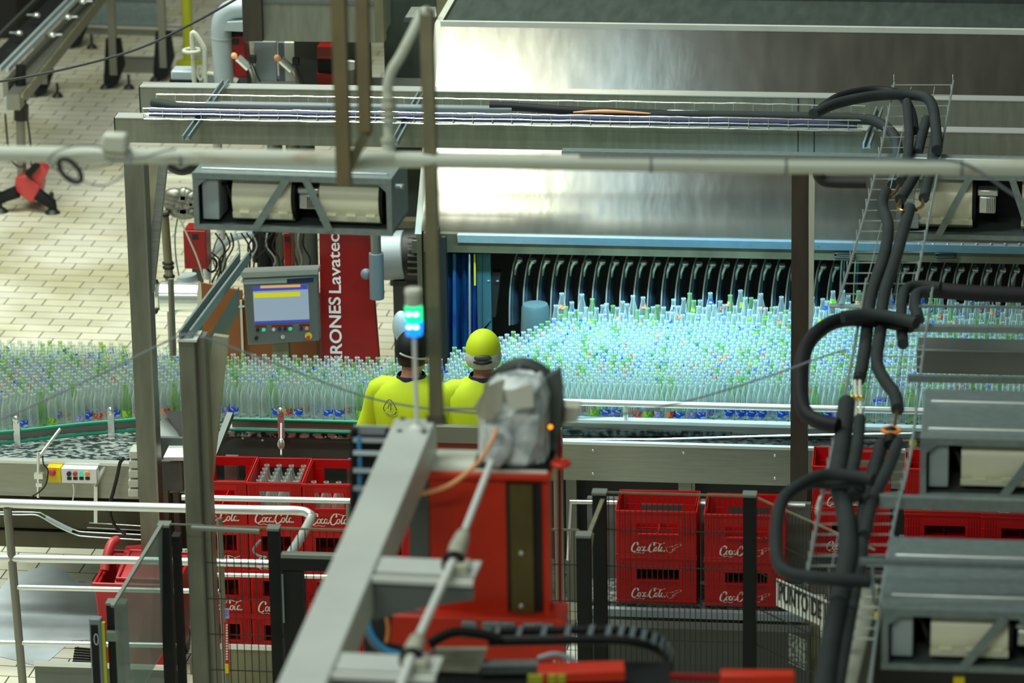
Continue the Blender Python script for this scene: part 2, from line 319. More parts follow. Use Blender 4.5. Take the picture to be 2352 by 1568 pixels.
# ================================================================ the setting
fl = one('floor', MB().bx(-30, 15, 8, 45, -0.1, 0), 'floor', kind='structure', smooth=False)
fl.location = (0, 0, -0.1); fl.data.transform(Matrix.Translation((-7.5, 26.5, 0)))
one('wall_back', MB().bx(-30, 15, 45, 45.3, 0, 9), 'greycab', kind='structure', smooth=False)
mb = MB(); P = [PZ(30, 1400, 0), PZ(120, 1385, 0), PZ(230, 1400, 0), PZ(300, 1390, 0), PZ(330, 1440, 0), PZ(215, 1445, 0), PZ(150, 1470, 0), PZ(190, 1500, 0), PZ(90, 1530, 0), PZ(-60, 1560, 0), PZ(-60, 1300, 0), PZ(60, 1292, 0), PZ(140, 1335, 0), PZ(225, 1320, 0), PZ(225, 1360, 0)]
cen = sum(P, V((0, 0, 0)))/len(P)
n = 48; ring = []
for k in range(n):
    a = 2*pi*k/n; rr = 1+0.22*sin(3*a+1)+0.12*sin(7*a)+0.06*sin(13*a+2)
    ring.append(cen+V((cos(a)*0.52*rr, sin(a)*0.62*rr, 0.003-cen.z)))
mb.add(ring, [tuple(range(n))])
tag(one('puddle', mb, 'wet_sheen', smooth=False), 'wet puddle with painted pale reflection on the tiled floor behind the steel handrail', 'puddle', None, 'stuff')
mb = MB()
for k in range(9):
    a = PZ(172-k*1.0, 1488+k*6, 0.006); b_ = PZ(212, 1491+k*6, 0.006); mb.beam(a, b_, 0.012, 0.008)
one('floor_drain', mb, 'blackm', 'dark slotted drain grate in the wet floor behind the handrail', 'drain')

# ================================================================ bottle washer
W = thing('bottle_washer', 'huge stainless steel bottle washing machine with sloped hood and dark infeed opening', 'machine', (PY(1700, 745, 24.6).x, 25.4, 0))
XL = PY(985, 300, 24.6).x; XR = PY(2480, 700, 24.3).x
def hoodpt(x, t): return V((x, 24.2+1.0*t, zh0+(zh1-zh0)*t))
zh0 = PY(1500, 541, 24.2).z; zh1 = PY(1500, 61, 25.2).z
mb = MB(); mb.prism([hoodpt(XL, 0), hoodpt(XL, 1), hoodpt(XL, 1)+V((0, .03, 0)), hoodpt(XL, 0)+V((0, .03, 0))], (XR-XL, 0, 0)); part('hood_panel', mb, 'hood', W)
mb = MB(); mb.beam(hoodpt(XL, 1.0), hoodpt(XR, 1.0), 0.03, 0.035); part('hood_rim', mb, 'paint', W)
mb = MB(); y2 = 26.0
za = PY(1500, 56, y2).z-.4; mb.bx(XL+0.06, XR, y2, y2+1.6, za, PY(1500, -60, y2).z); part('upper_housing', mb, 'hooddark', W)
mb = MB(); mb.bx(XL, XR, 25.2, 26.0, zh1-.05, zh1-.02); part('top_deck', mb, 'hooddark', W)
x0 = PY(958, 150, 24.9).x
mb = MB(); mb.prism([(XL, 24.2, zh0-.02), (XL, 25.2, zh1), (XL, 27.5, zh1), (XL, 27.5, zh0-.02)], (-0.04, 0, 0)); part('side_panel', mb, 'oldwhite', W)
part('lower_side_panel', MB().bx(XL-.03, XL, 24.2, 27.5, 0, zh0-.02), 'lintel', W)
Z = PY(1500, 565, 24.14).z; Zb = PY(1500, 590, 24.14).z
mb = MB(); mb.bx(XL+.02, XR, 24.15, 24.21, Zb, zh0); part('lintel', mb, 'lintel', W)
xs = PY(1050, 556, 24.1).x
mb = MB(); zt = PY(1500, 547, 24.12).z
mb.prism([(xs, 24.15, zt), (xs, 24.10, zt), (xs, 24.13, Z), (xs, 24.15, Z)], (XR-xs, 0, 0)); part('angle_strip', mb, 'strip', W, 'angled metal strip with painted bluish reflection')
for px in (1940, 2172):
    c = PY(px, 585, 24.14); mb = MB(); mb.tube([c+V((-.055, 0, 0)), c+V((-.05, -.012, .01)), c+V((.05, -.012, .01)), c+V((.055, 0, 0)), c+V((.05, -.012, -.012)), c+V((-.05, -.012, -.012))], .006, 8, 3, closed=True); part('handle', mb, 'black', W, 'black oval handle')
for k in range(16): part('bolt', MB().ell(PY(1880+k*33, 562, 24.12), (.012, .01, .012), 8, 6), 'galv', W)
# opening: frame, dark inside
mb = MB(); mb.S(1008, 1027, 545, 900, 24.1, .08); part('frame_post', mb, 'black', W, 'black left post of the opening')
mb = MB(); mb.S(985, 1009, 530, 905, 24.08, .1); part('outer_post', mb, 'lintel', W, 'olive outer post of the opening')
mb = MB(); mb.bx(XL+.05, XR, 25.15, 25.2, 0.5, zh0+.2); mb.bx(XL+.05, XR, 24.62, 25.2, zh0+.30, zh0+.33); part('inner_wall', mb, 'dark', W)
mb = MB()
n = 12
for i in range(n):
    xa = 1028+i*6.8; p = [PY(xa, 580, 24.3), PY(xa, 895, 24.3)]
    q = [PY(xa+6.8, 580, 24.3), PY(xa+6.8, 895, 24.3)]; dy = .04*sin(i*1.9); dy2 = .04*sin((i+1)*1.9)
    mb.add([p[0]+V((0, dy, 0)), q[0]+V((0, dy2, 0)), q[1]+V((0, dy2*1.5, 0)), p[1]+V((0, dy*1.5, 0))], [(0, 1, 2, 3)])
part('film_curtain', mb, 'curtain', W, 'dark blue plastic curtain')
mb = MB(); mb.S(1096, 1128, 583, 770, 24.28, .03); mb.prism([PY(1100, 765, 24.27), PY(1128, 735, 24.27), PY(1118, 735, 24.27), PY(1092, 790, 24.27)], (0, .02, 0)); part('teal_panel', mb, 'teal', W)
mb = MB(); mb.cyl(PY(1078, 583, 24.22), PY(1079, 815, 24.22), .007, 8); part('rod', mb, 'chrome', W)
mb = MB(); mb.cyl(PY(1090, 583, 24.22), PY(1091, 655, 24.22), .006, 8); part('yellow_rod', mb, 'yellow', W)
mb = MB(); mb.prism([PY(1131, 625, 24.3), PY(1150, 625, 24.3), PY(1138, 728, 24.3), PY(1110, 728, 24.3)], (0, .06, 0)); mb.ell(PY(1122, 645, 24.28), (.01, .01, .006), 8, 5, 1); mb.ell(PY(1143, 645, 24.28), (.01, .01, .006), 8, 5, 1); part('guide_bracket', mb, ['black', 'chrome'], W)
# curved guide fingers with a front-edge highlight built as a pale rod and pivot caps
k = 0; px = 1170.0
zb = PY(1500, 748, 24.38).z
while px < 2400 and k < 40:
    c = PY(px, 740, 24.38); x = c.x; bot = zb-.02
    if px > 1925: bot += .20 if px < 1960 else .0
    prof = [(24.40, bot), (24.385, bot+.12), (24.385, bot+.24), (24.40, bot+.33), (24.425, bot+.40), (24.46, bot+.46)]
    back = [(y_+.10, z_) for y_, z_ in prof[::-1]]
    lean = [0, .004, .010, .020, .034, .055]
    m1 = MB(); vs = []; fs = []
    for j in range(6):
        y_, z_ = prof[j]; X0 = x+lean[j]; wd_ = .050*(1-.08*j)
        vs += [(X0, y_, z_), (X0+wd_*.45, y_-.006, z_), (X0+wd_, y_+.035, z_), (X0+wd_, y_+.07, z_), (X0, y_+.07, z_)]
    for j in range(5):
        for q in range(5): fs.append((j*5+q, j*5+(q+1) % 5, j*5+5+(q+1) % 5, j*5+5+q))
    fs += [(0, 1, 2, 3, 4), (29, 28, 27, 26, 25)]
    m1.add(vs, fs); g = part('guide_finger', m1, 'guide', W)
    m2 = MB(); m2.tube([(x+lean[j]-.001, prof[j][0]-.010, prof[j][1]) for j in range(6)], .0052, 6, 2); part('edge_highlight', m2, 'tube', g, 'front edge highlight made as a thin rod')
    m3 = MB(); zc = bot+.41; m3.ell((x+.065, 24.40, zc), (.022, .022, .022), 10, 8); m3.tube([(x+.058, 24.392, zc-.01), (x+.042, 24.385, zc-.05), (x+.040, 24.385, zc-.09)], [.011, .009, .004], 8, 2)
    part('pivot_cap', m3, 'chrome', W)
    px += 31.6; k += 1
# supports of the cable tray: two long box beams standing out in front of the hood
zt = PY(500, 275, 23.95).z
yb = PZ(500, 203, zt).y
def longbeam(name, px0, pyt, pyb, Y, lab):
    x0 = PY(px0, pyt, Y).x; h = PY(900, pyt, Y).z-PY(900, pyb, Y).z
    t = thing(name, lab, 'beam', (x0+2, Y, zt-h)); mb = MB(); mb.bx(x0, XR, Y, Y+.10, zt-h, zt); part('box_section', mb, 'beam', t)
    mb = MB(); mb.bx(x0, XR, Y-.004, Y+.104, zt, zt+.006); part('top_flange', mb, 'tube', t, 'bright top face')
    mb = MB(); mb.bx(x0-.006, x0, Y-.003, Y+.103, zt-h, zt+.004); part('end_cap', mb, 'blackm', t)
    for px in (1832, 1869):
        xx = PY(px, 300, Y).x; part('joint_line', MB().bx(xx, xx+.006, Y-.003, Y, zt-h, zt), 'black', t)
    return t
longbeam('support_beam', 264, 277, 333, 23.95, 'nearer of two long stainless box beams under the cable tray')
longbeam('support_beam', 321, 201, 262, yb, 'farther of two long stainless box beams behind the cable tray')
for (a, b_, lab) in (((518, 188), (426, 318), 'leftmost slotted channel strut laid across the two long beams'), ((968, 214), (905, 330), 'slotted channel strut across the two long beams beside the bent white pipe'), ((2020, 250), (1990, 335), 'slotted channel strut at the right end of the long cable tray')):
    A = PZ(*a, zt+.02); B = PZ(*b_, zt+.02); r = (B-A).cross(V((0, 0, 1))).normalized()*.017
    t = thing('channel_strut', lab, 'strut', (A+B)/2-V((0, 0, .02)))
    for s_ in (-1, 1): part('flange', MB().beam(A+r*s_, B+r*s_, .010, .03), 'galv', t)
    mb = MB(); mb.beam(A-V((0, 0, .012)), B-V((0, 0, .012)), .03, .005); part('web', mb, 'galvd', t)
# long wire cable tray between the beams
t = thing('cable_tray', 'long horizontal zinc wire cable tray resting over the two stainless beams', 'cable tray', (PZ(1100, 270, zt).x, PZ(1100, 270, zt).y, zt+.03))
zf = zt+.035; xa = PZ(332, 270, zf).x; xb = PZ(1983, 285, zf).x
yF = PZ(1100, 286, zf).y; yB = PZ(1100, 247, zf).y
mb = MB()
for (y_, z_) in ((yF, zf), (yF-.002, zf+.032), (yF-.002, zf+.065), (yF+.08, zf), (yF+.2, zf), (yB, zf), (yB, zf+.05)):
    mb.tube([(xa+(xb-xa)*i/60, y_, z_+random.uniform(-.0025, .0025)) for i in range(61)], .0042, 6)
part('long_wire', mb, 'chrome', t)
mb = MB(); x = xa
while x < xb:
    mb.tube([(x, yF-.002, zf+.065), (x, yF, zf), (x, yB, zf), (x, yB, zf+.05)], .0028, 5); x += .115
part('cross_wire', mb, 'mesh', t, kind='stuff')
def pipe(name, lab, cat, pts, r, m, sm=6, seg=12, group=None): return one(name, MB().tube(pts, r, seg, sm), m, lab, cat, group)
yc = (yF+yB)/2
def TX(px, dy, dz): return V((PZ(px, 260, zf).x, yF+dy, zf+dz))
pipe('insulated_pipe', 'dark foam covered pipe end bulging at the left end of the long cable tray', 'pipe', [TX(348, .17, .05), TX(360, .16, .05), TX(420, .14, .035), TX(520, .13, .035), TX(760, .12, .03)], [.022, .032, .03, .026, .02], 'foam')
pipe('grey_conduit', 'grey conduit running along the long wire cable tray', 'conduit', [TX(470, .19, .04), TX(800, .19, .04), TX(1180, .19, .04)], .022, 'hose', 1)
pipe('grey_conduit', 'second grey conduit lying beside the first in the long tray', 'conduit', [TX(500, .25, .03), TX(900, .25, .03), TX(1300, .25, .03)], .018, 'greyl', 1)
pipe('cable_bundle', 'flat dark navy cable bundle along the front side of the long tray', 'cable', [TX(350, .05, .028), TX(900, .05, .028), TX(1500, .05, .028), TX(1975, .05, .028)], .026, 'navy', 1)
pipe('insulated_pipe', 'dark foam covered pipe beginning bluntly at the middle of the long tray', 'pipe', [TX(1128, .2, .06), TX(1200, .2, .055), TX(1340, .17, .045), TX(1700, .13, .04), TX(1960, .12, .05)], .026, 'foamb')
pipe('orange_cable', 'orange cable stretch showing among dark pipes in the long tray', 'cable', [TX(1325, .10, .056), TX(1400, .09, .068), TX(1505, .10, .056)], [.004, .012, .004], 'orangeb')
pipe('insulated_pipe', 'dark foam pipe in the right half of the long tray bending down at its end', 'pipe', [TX(1500, .12, .04), TX(1700, .12, .045), PZ(1960, 272, 2.52), PZ(2020, 283, 2.52), PZ(2055, 315, 2.48), PZ(2062, 370, 2.40), PZ(2050, 425, 2.35)], .031, 'foam')

# ================================================================ bottle conveyors
DZ = 1.05
def deck(name, lab, poly_px, top_m, edge):
    P = [PZ(a, b_, DZ) for a, b_ in poly_px]; c = sum(P, V((0, 0, 0)))/len(P)
    t = thing(name, lab, 'conveyor', (c.x, c.y, 0)); part('belt', MB().prism([p-V((0, 0, .03)) for p in P], (0, 0, .03)), top_m, t, smooth=False)
    return t, P
tl, PL = deck('bottle_conveyor', 'wide flat conveyor full of empty bottles on the left with bare chain in front', [(-60, 1058), (322, 1052), (372, 1000), (536, 990), (850, 998), (1120, 1003), (1130, 905), (900, 900), (560, 893), (290, 868), (-60, 852)], 'chain', 0)
Yf = PZ(150, 1060, DZ).y
mb = MB(); z1 = DZ+.01; z0 = PY(150, 1140, Yf-.02).z
xa = PY(-80, 1090, Yf).x; xb = PY(330, 1090, Yf).x
mb.bx(xa, xb, Yf-.03, Yf+.02, z0, z1-.015); part('front_panel', mb, 'steelh', tl)
part('front_edge', MB().bx(xa, xb, Yf-.035, Yf+.02, z1-.015, z1), 'tube', tl)
mb = MB(); ys = PZ(700, 992, DZ).y; mb.S(474, 1010, 991, 1052, ys-.01, .04); part('side_panel', mb, 'greycab', tl)
mb = MB(); mb.S(528, 1010, 988, 992, ys-.015, .05); part('side_edge', mb, 'tube', tl)
for px, py in ((558, 1006), (603, 1011), (748, 1003), (772, 1003)): part('bolt', MB().ell(PY(px, py, ys-.01), (.009, .008, .009), 10, 6), 'chrome', tl)
mb = MB(); mb.S(-60, 1100, 1135, 1262, Yf+.35, .1); part('under_frame', mb, 'under', tl)
for px in (330, 520, 800): part('support_leg', MB().bx(PY(px, 1200, Yf+.2).x, PY(px, 1200, Yf+.2).x+.07, Yf+.2, Yf+.27, 0, DZ-.03), 'tubedark', tl)
mb = MB(); mb.S(-60, 345, 1172, 1215, Yf+.12, .1); part('lower_beam', mb, 'under', tl); part('lower_beam', MB().S(-60, 345, 1222, 1258, Yf+.1, .1), 'under', tl)
# green guide rails
def rail(lab, pts, px_posts):
    P = [PZ(a, b_, DZ+.09) for a, b_ in pts]; c = P[len(P)//2]; t = thing('guide_rail', lab, 'guide rail', (c.x, c.y, DZ))
    mb = MB(); mb.tube(P, .011, 10); part('upper_bar', mb, 'green', t)
    mb = MB(); mb.tube([p-V((0, 0, .062)) for p in P], .011, 10); part('lower_bar', mb, 'green', t)
    mb = MB()
    for i in range(len(P)-1): mb.beam(P[i]-V((0, -.012, .03)), P[i+1]-V((0, -.012, .03)), .006, .045)
    part('backing_strip', mb, 'tubedark', t)
    for (px, py) in px_posts:
        p = PZ(px, py, DZ+.09)+V((0, -.03, 0)); mb = MB(); mb.bx(p.x-.018, p.x+.018, p.y-.01, p.y+.01, DZ, p.z+.06); mb.ell((p.x, p.y-.01, p.z+.07), (.02, .012, .025), 10, 8)
        part('rail_post', mb, 'chrome', t)
rail('green and steel guide rail slanting in front of bottles at the far left', [(-60, 998), (54, 988), (180, 974), (322, 962)], [(42, 986), (258, 966)])
rail('green and steel guide rail in front of the bottles beside the operators', [(532, 962), (700, 966), (1010, 974)], [(648, 967)])
# right bottle conveyor
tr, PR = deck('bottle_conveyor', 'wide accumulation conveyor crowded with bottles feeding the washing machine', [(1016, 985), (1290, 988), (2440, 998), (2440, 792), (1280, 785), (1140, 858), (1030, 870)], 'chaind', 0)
yr = PZ(1500, 984, DZ).y
mb = MB(); mb.S(1262, 2440, 984, 1000, yr-.02, .05); part('side_beam', mb, 'steelh', tr)
mb = MB(); mb.S(1262, 2440, 977, 984, yr-.03, .06); part('side_edge', mb, 'tube', tr)
r0 = PY(1262, 925, yr); r1 = PY(2440, 937, yr)
zr = PY(1500, 928, yr).z
mb = MB(); mb.cyl((r0.x, yr, zr), (r1.x, yr, zr), .019, 12); part('hand_rail', mb, 'tube', tr)
for px in (1437, 1822, 2200):
    x = PY(px, 950, yr).x; mb = MB(); mb.cyl((x, yr, zr), (x, yr, zr-.15), .014, 10); part('rail_post', mb, 'tube', tr)
yq = yr-.22
mb = MB(); zq = PY(1500, 1020, yq).z; xa = PY(1255, 1060, yq).x; xb = PY(2440, 1060, yq).x
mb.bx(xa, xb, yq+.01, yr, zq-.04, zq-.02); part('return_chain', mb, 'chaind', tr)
mb = MB(); mb.bx(xa, xb, yq, yq+.03, PY(1500, 1107, yq).z, zq-.01); part('front_panel', mb, 'steelh', tr)
mb = MB(); mb.bx(xa, xb, yq-.006, yq+.03, zq-.012, zq+.004); part('front_edge', mb, 'tube', tr)
mb = MB(); mb.tube([PY(1262, 1009, yq+.06), PY(1500, 1009, yq+.06), PY(1760, 1001, yq+.06), PY(2100, 994, yq+.06)], .006, 8); part('chain_strip', mb, 'chrome', tr)
for px, py in ((1570, 1040), (1780, 1046), (1780, 1098), (1362, 1034), (1362, 1088)): part('bolt', MB().ell(PY(px, py, yq-.002), (.009, .006, .009), 10, 6), 'chrome', tr)
mb = MB(); mb.S(1262, 2440, 1112, 1300, yq+.4, .1); part('dark_base', mb, 'black', tr)
mb = MB(); mb.S(1558, 1588, 1104, 1128, yq+.1, .05); part('bracket', mb, 'tubedark', tr)
for px in (1300, 1572, 1900, 2300): part('support_leg', MB().bx(PY(px, 1150, yq+.2).x, PY(px, 1150, yq+.2).x+.06, yq+.2, yq+.26, 0, zq-.04), 'tubedark', tr)
# upturned grey drum among the bottles
c = PZ(1230, 800, DZ+.02); mb = MB(); mb.lathe([(.0, 0), (.088, 0), (.09, .02), (.082, .17), (.074, .19), (.0, .195)], (c.x, c.y+.02, DZ+.10), 28); one('bucket', mb, 'bucket', 'grey upturned bucket standing among the bottles at the washer opening', 'bucket')

# bottles ---------------------------------------------------------
BP = [(0, 0), (.026, 0), (.0288, .006), (.0290, .055), (.0283, .085), (.0290, .115), (.0270, .138), (.0185, .166), (.0130, .188), (.0125, .206), (.0148, .209), (.0148, .219), (.0115, .222), (.0095, .215), (0, .2)]
def bottle_mb(seg, prof, c=(0, 0, 0), mb=None, mi=0): return (mb or MB()).lathe(prof, c, seg, mi=mi)
def label_mb(seg, ang, z0, z1, c=(0, 0, 0), mb=None, mi=0, span=3.0, r=.0297):
    mb = mb or MB(); n = seg; vs = []
    for i in range(n+1):
        a = ang-span/2+span*i/n
        for z in (z0, z1): vs.append((c[0]+r*cos(a), c[1]+r*sin(a), c[2]+z))
    mb.add(vs, [(2*i, 2*i+2, 2*i+3, 2*i+1) for i in range(n)], mi); return mb
def inpoly(x, y, P):
    c = False; n = len(P)
    for i in range(n):
        a, b_ = P[i], P[i-1]
        if (a.y > y) != (b_.y > y) and x < (b_.x-a.x)*(y-a.y)/(b_.y-a.y)+a.x: c = not c
    return c
SPL = [PZ(a, b_, DZ) for a, b_ in [(-60, 1004), (54, 992), (322, 966), (540, 964), (700, 967), (1010, 976), (1016, 905), (900, 901), (560, 894), (290, 869), (-60, 852)]]
SPR = [PZ(a, b_, DZ) for a, b_ in [(1024, 955), (1290, 966), (2440, 980), (2440, 800), (1290, 793), (1250, 815), (1150, 855), (1034, 880)]]
spots = []
for side, P in ((0, SPL), (1, SPR)):
    ymin = min(p.y for p in P); ymax = max(p.y for p in P); xmin = min(p.x for p in P); xmax = max(p.x for p in P)
    j = 0; y = ymin+.032; pit = .0605
    while y < ymax-.02:
        x = xmin+(pit/2 if j % 2 else 0)
        while x < xmax:
            xx, yy = x+random.uniform(-.002, .002), y+random.uniform(-.002, .002)
            if inpoly(xx, yy, P) and not (side == 1 and (xx-c.x)**2+(yy-c.y-.02)**2 < .115**2 ):
                tall = 1.0
                z_ = DZ
                if side == 1: z_ = DZ+max(0, (yy-(ymax-.34)))*.50*random.uniform(.3, 1.35)
                spots.append((side, xx, yy, z_+.0005, j))
            x += pit
        y += pit*.868; j += 1
# distance to the front edge of each crowd decides who is seen largest
def front(side, x, P):
    best = 99
    for i in range(len(P)):
        a, b_ = P[i], P[i-1]
        if (a.x-x)*(b_.x-x) <= 0 and abs(a.x-b_.x) > 1e-6: best = min(best, a.y+(b_.y-a.y)*(x-a.x)/(b_.x-a.x))
    return best
sc_ = []
for s_ in spots:
    c_ = RW.transposed() @ (V((s_[1], s_[2], DZ+.1))-V((0, 0, H))); px = CX+F*c_.x/c_.z
    hid = (s_[0] == 0 and px > 838) or (s_[0] == 1 and (px < 1285 or 1815 < px < 1872 or px > 1925)) or px < 5
    sc_.append((hid, s_[2]-front(s_[0], s_[1], SPL if s_[0] == 0 else SPR), s_))
sc_.sort(key=lambda q: (q[0], q[1]))
LC = [('labelb', 'blue'), ('labelo', 'orange'), ('labelg', 'lime green'), ('labelv', 'lilac')]
GT = [('glass', 'clear'), ('glassg', 'green')]
protos = {}
def proto(gi, li):
    if (gi, li) not in protos:
        t = one('glass_bottle', bottle_mb(14, BP), GT[gi][0]); t.location = (0, 0, 0)
        if li is not None: part('paper_label', label_mb(8, -pi/2, .03, .068), LC[li][0], t, LC[li][1]+' paper label', smooth=True)
        protos[(gi, li)] = [t, False]
    return protos[(gi, li)]
stuff = MB()
SP2 = [BP[i] for i in (0, 1, 3, 5, 7, 8, 9, 11, 12, 14)]
for idx, (hid, dist, (side, x, y, z, j)) in enumerate(sc_):
    li = random.choices([0, 1, 2, 3, None], [24, 12, 14, 12, 38] if idx < 268 else [30, 11, 13, 6, 40])[0]; gi = 1 if random.random() < .13 else 0
    if idx < 268:
        if gi == 1 and li not in (None, 2): gi = 0
        pr = proto(gi, li)
        if not pr[1]: o = pr[0]; pr[1] = True
        else: o = copy_tree(pr[0])
        o.location = (x, y, z); o.rotation_euler = (0, 0, random.uniform(-.7, .9))
        where = 'behind the green guide rail' if side == 0 else 'behind the right steel handrail'
        cl = GT[gi][1]+' glass bottle '+('with no label' if li is None else 'with '+LC[li][1]+' label')+' '+where
        tag(o, cl, 'bottle', GT[gi][1]+' bottles '+('without label' if li is None else 'with '+LC[li][1]+' labels')+(', left conveyor' if side == 0 else ', right conveyor'))
    else:
        bottle_mb(8, SP2, (x, y, z), stuff, gi)
        if li is not None:
            # neck and body labels, turned every way, most of them paper scraps
            a = random.uniform(-2.6, -.5); sp = random.uniform(.9, 2.0); up_ = random.random() < .55; h0 = random.uniform(.148, .168) if up_ else random.uniform(.115, .135); h1 = h0+(random.uniform(.02, .03) if up_ else random.uniform(.020, .036)); n0 = len(stuff.v)
            for i in range(5):
                b_ = a-sp/2+sp*i/4
                for hh in (h0, h1): rr = .0303 if hh < .115 else (.0303-(hh-.115)*.087 if hh < .138 else .0283-(hh-.138)*.304 if hh < .168 else max(.0150, .0197-(hh-.168)*.25)); stuff.v.append(V((x+rr*cos(b_), y+rr*sin(b_), z+hh)))
            for i in range(4): stuff.f.append([n0+2*i, n0+2*i+2, n0+2*i+3, n0+2*i+1]); stuff.m.append(2+li)
one('glass_bottles', stuff, ['glass', 'glassg', 'labelb', 'labelo', 'labelg', 'labelv'], 'dense crowd of empty glass bottles covering both conveyors behind the front rows', 'bottles', None, 'stuff')

# ================================================================ operators
def person(lab, x, y, h, yaw, arms, lean, capm, kind):
    t = thing('person', lab, 'person', (0, 0, 0)); k = h/1.725
    b = MB(); J = lambda *p: V(p)
    b.ell((0, .02+lean, 1.61), (.076, .093, .108)); b.ell((0, .055+lean, 1.55), (.052, .06, .07)); b.ell((0, .125+lean, 1.585), (.011, .018, .02), 8, 6)
    b.ell((0, .112+lean, 1.542), (.025, .012, .012), 8, 6)
    for s_ in (-1, 1): b.ell((s_*.077, .015+lean, 1.59), (.011, .022, .032), 8, 6)
    b.tube([J(0, lean*.6-.01, 1.44), J(0, lean*.85, 1.50), J(0, lean, 1.55)], [.065, .055, .055], 14)
    b.loft([(0, 0, .84, .15, .11), (0, 0, .95, .165, .115), (0, lean*.15, 1.08, .15, .105), (0, lean*.35, 1.25, .17, .115), (0, lean*.5, 1.38, .175, .10), (0, lean*.6, 1.45, .12, .08), (0, lean*.6, 1.48, .06, .06)])
    for s_, A in zip((-1, 1), arms):
        sh = J(s_*.185, lean*.5, 1.40); el, wr = V(A[0]), V(A[1]); b.ell(sh-V((s_*.02, 0, .02)), (.05, .05, .05), 12, 8)
        b.tube([sh, (sh+el)/2, el, (el+wr)/2, wr], [.046, .043, .038, .034, .026], 12)
        d = (wr-el).normalized(); sd = d.cross(V((0, 0, 1))).normalized(); pm = wr+d*.05; b.tube([wr, wr+d*.03, wr+d*.085], [.026, .036, .034], 10)
        for q, L_ in enumerate((.062, .072, .068, .052)):
            r_ = pm+d*.03+sd*(.013*(q-1.5)*2*.75)*s_; b.tube([r_, r_+d*L_*.5-V((0, 0, .006)), r_+d*L_-V((0, 0, .024))], [.009, .0085, .007], 8)
        r_ = wr+d*.03-sd*.03*s_; b.tube([r_, r_-sd*.022*s_+d*.02-V((0, 0, .008)), r_-sd*.03*s_+d*.048-V((0, 0, .02))], [.011, .010, .008], 8)
    for s_ in (-1, 1):
        b.tube([J(s_*.09, 0, .90), J(s_*.10, .01, .70), J(s_*.10, .02, .48), J(s_*.10, .0, .30), J(s_*.10, -.02, .09)], [.085, .075, .055, .05, .036], 14); b.ell((s_*.10, .05, .04), (.042, .12, .038), 12, 8)
    bo = part('body', b, 'skin', t); rm = bo.modifiers.new('remesh', 'REMESH'); rm.mode = 'VOXEL'; rm.voxel_size = .009; rm.use_smooth_shade = True
    s = MB(); s.loft([(0, 0, .86, .19, .145), (0, lean*.1, .98, .188, .14), (0, lean*.2, 1.10, .185, .138), (0, lean*.35, 1.22, .195, .145), (0, lean*.45, 1.32, .212, .145), (0, lean*.5, 1.385, .213, .13), (0, lean*.55, 1.43, .175, .112), (0, lean*.58, 1.465, .115, .092), (0, lean*.6, 1.485, .078, .078)], 36, 0, 2.3, False)
    for s_, A in zip((-1, 1), arms):
        sh = J(s_*.175, lean*.5, 1.385); el, wr = V(A[0]), V(A[1]); s.tube([sh+V((-s_*.06, 0, .01)), sh, (sh+el)/2, el, (el*.4+wr*.6), wr], [.068, .078, .068, .062, .054, .044], 16, 3)
    so = part('shirt', s, 'hiviz', t); 
    for s_, A in zip((-1, 1), arms):
        el, wr = V(A[0]), V(A[1]); m_ = MB(); a0 = el*.75+wr*.25; a1 = el*.55+wr*.45; m_.tube([a0, a1], [.064, .061], 16); part('sleeve_band', m_, 'greyband', so, 'grey reflective band')
    m_ = MB(); m_.loft([(0, lean*.57, 1.455, .098, .092), (0, lean*.59, 1.485, .080, .081), (0, lean*.62, 1.50, .073, .076)], 28, 0, 2, False); part('collar', m_, 'navycloth', so, 'dark navy collar')
    m_ = MB()
    m_.loft([(0, 0, .80, .18, .135), (0, 0, .96, .18, .132)], 28, 0, 2.2)
    for s_ in (-1, 1): m_.tube([J(s_*.085, 0, .88), J(s_*.10, .01, .70), J(s_*.10, .02, .48), J(s_*.10, -.02, .10)], [.098, .09, .075, .068], 16, 2)
    part('trousers', m_, 'navycloth', t)
    m_ = MB()
    for s_ in (-1, 1): m_.ell((s_*.10, .05, .045), (.052, .14, .045), 14, 8)
    part('shoes', m_, 'black', t)
    m_ = MB(); m_.ell((0, .012+lean, 1.605), (.082, .092, .112), 20, 10, 0, 0.0, 2.05); part('hair', m_, 'hair', t)
    m_ = MB(); m_.ell((0, .02+lean, 1.625), (.094, .112, .112), 24, 12, 0, 0, 1.72)
    m_.add([(.09*cos(a)*1.0, .10+lean+.085*sin(a), 1.618-.015*sin(a)) for a in [pi*i/12 for i in range(13)]]+[(.09*cos(a), .10+lean+.085*sin(a), 1.610-.015*sin(a)) for a in [pi*i/12 for i in range(13)]], [tuple(range(13)), tuple(range(13, 26))[::-1]]+[(i, i+1, i+14, i+13) for i in range(12)])
    co = part('cap', m_, capm, t)
    if kind == 1:
        m_ = MB(); m_.tube([(.093*cos(a), .02+lean+.113*sin(a), 1.615-.045*cos(a-.4)*.6) for a in [-1.9+i*.2 for i in range(13)]], .006, 8); part('strap', m_, 'greyband', co, 'light grey strap')
        # triangle of arrows printed on the back
        m_ = MB(); cz, cx_ = 1.355, -.06; yb_ = lambda zz, xx: lean*.42-.148*max(0, 1-abs(xx/.215)**2.3)**(1/2.3)-.006
        pts = [(-.035, -.03), (-.042, -.012), (-.02, .025), (0, .042), (.018, .025), (.036, -.004), (.036, -.012)]
        m_.tube([(cx_+a, yb_(cz+c2, cx_+a), cz+c2) for a, c2 in pts], .0028, 6, 4)
        pts = [(-.030, -.036), (.01, -.042), (.028, -.036), (.036, -.022)]; m_.tube([(cx_+a, yb_(cz+c2, cx_+a), cz+c2) for a, c2 in pts], .0028, 6, 4)
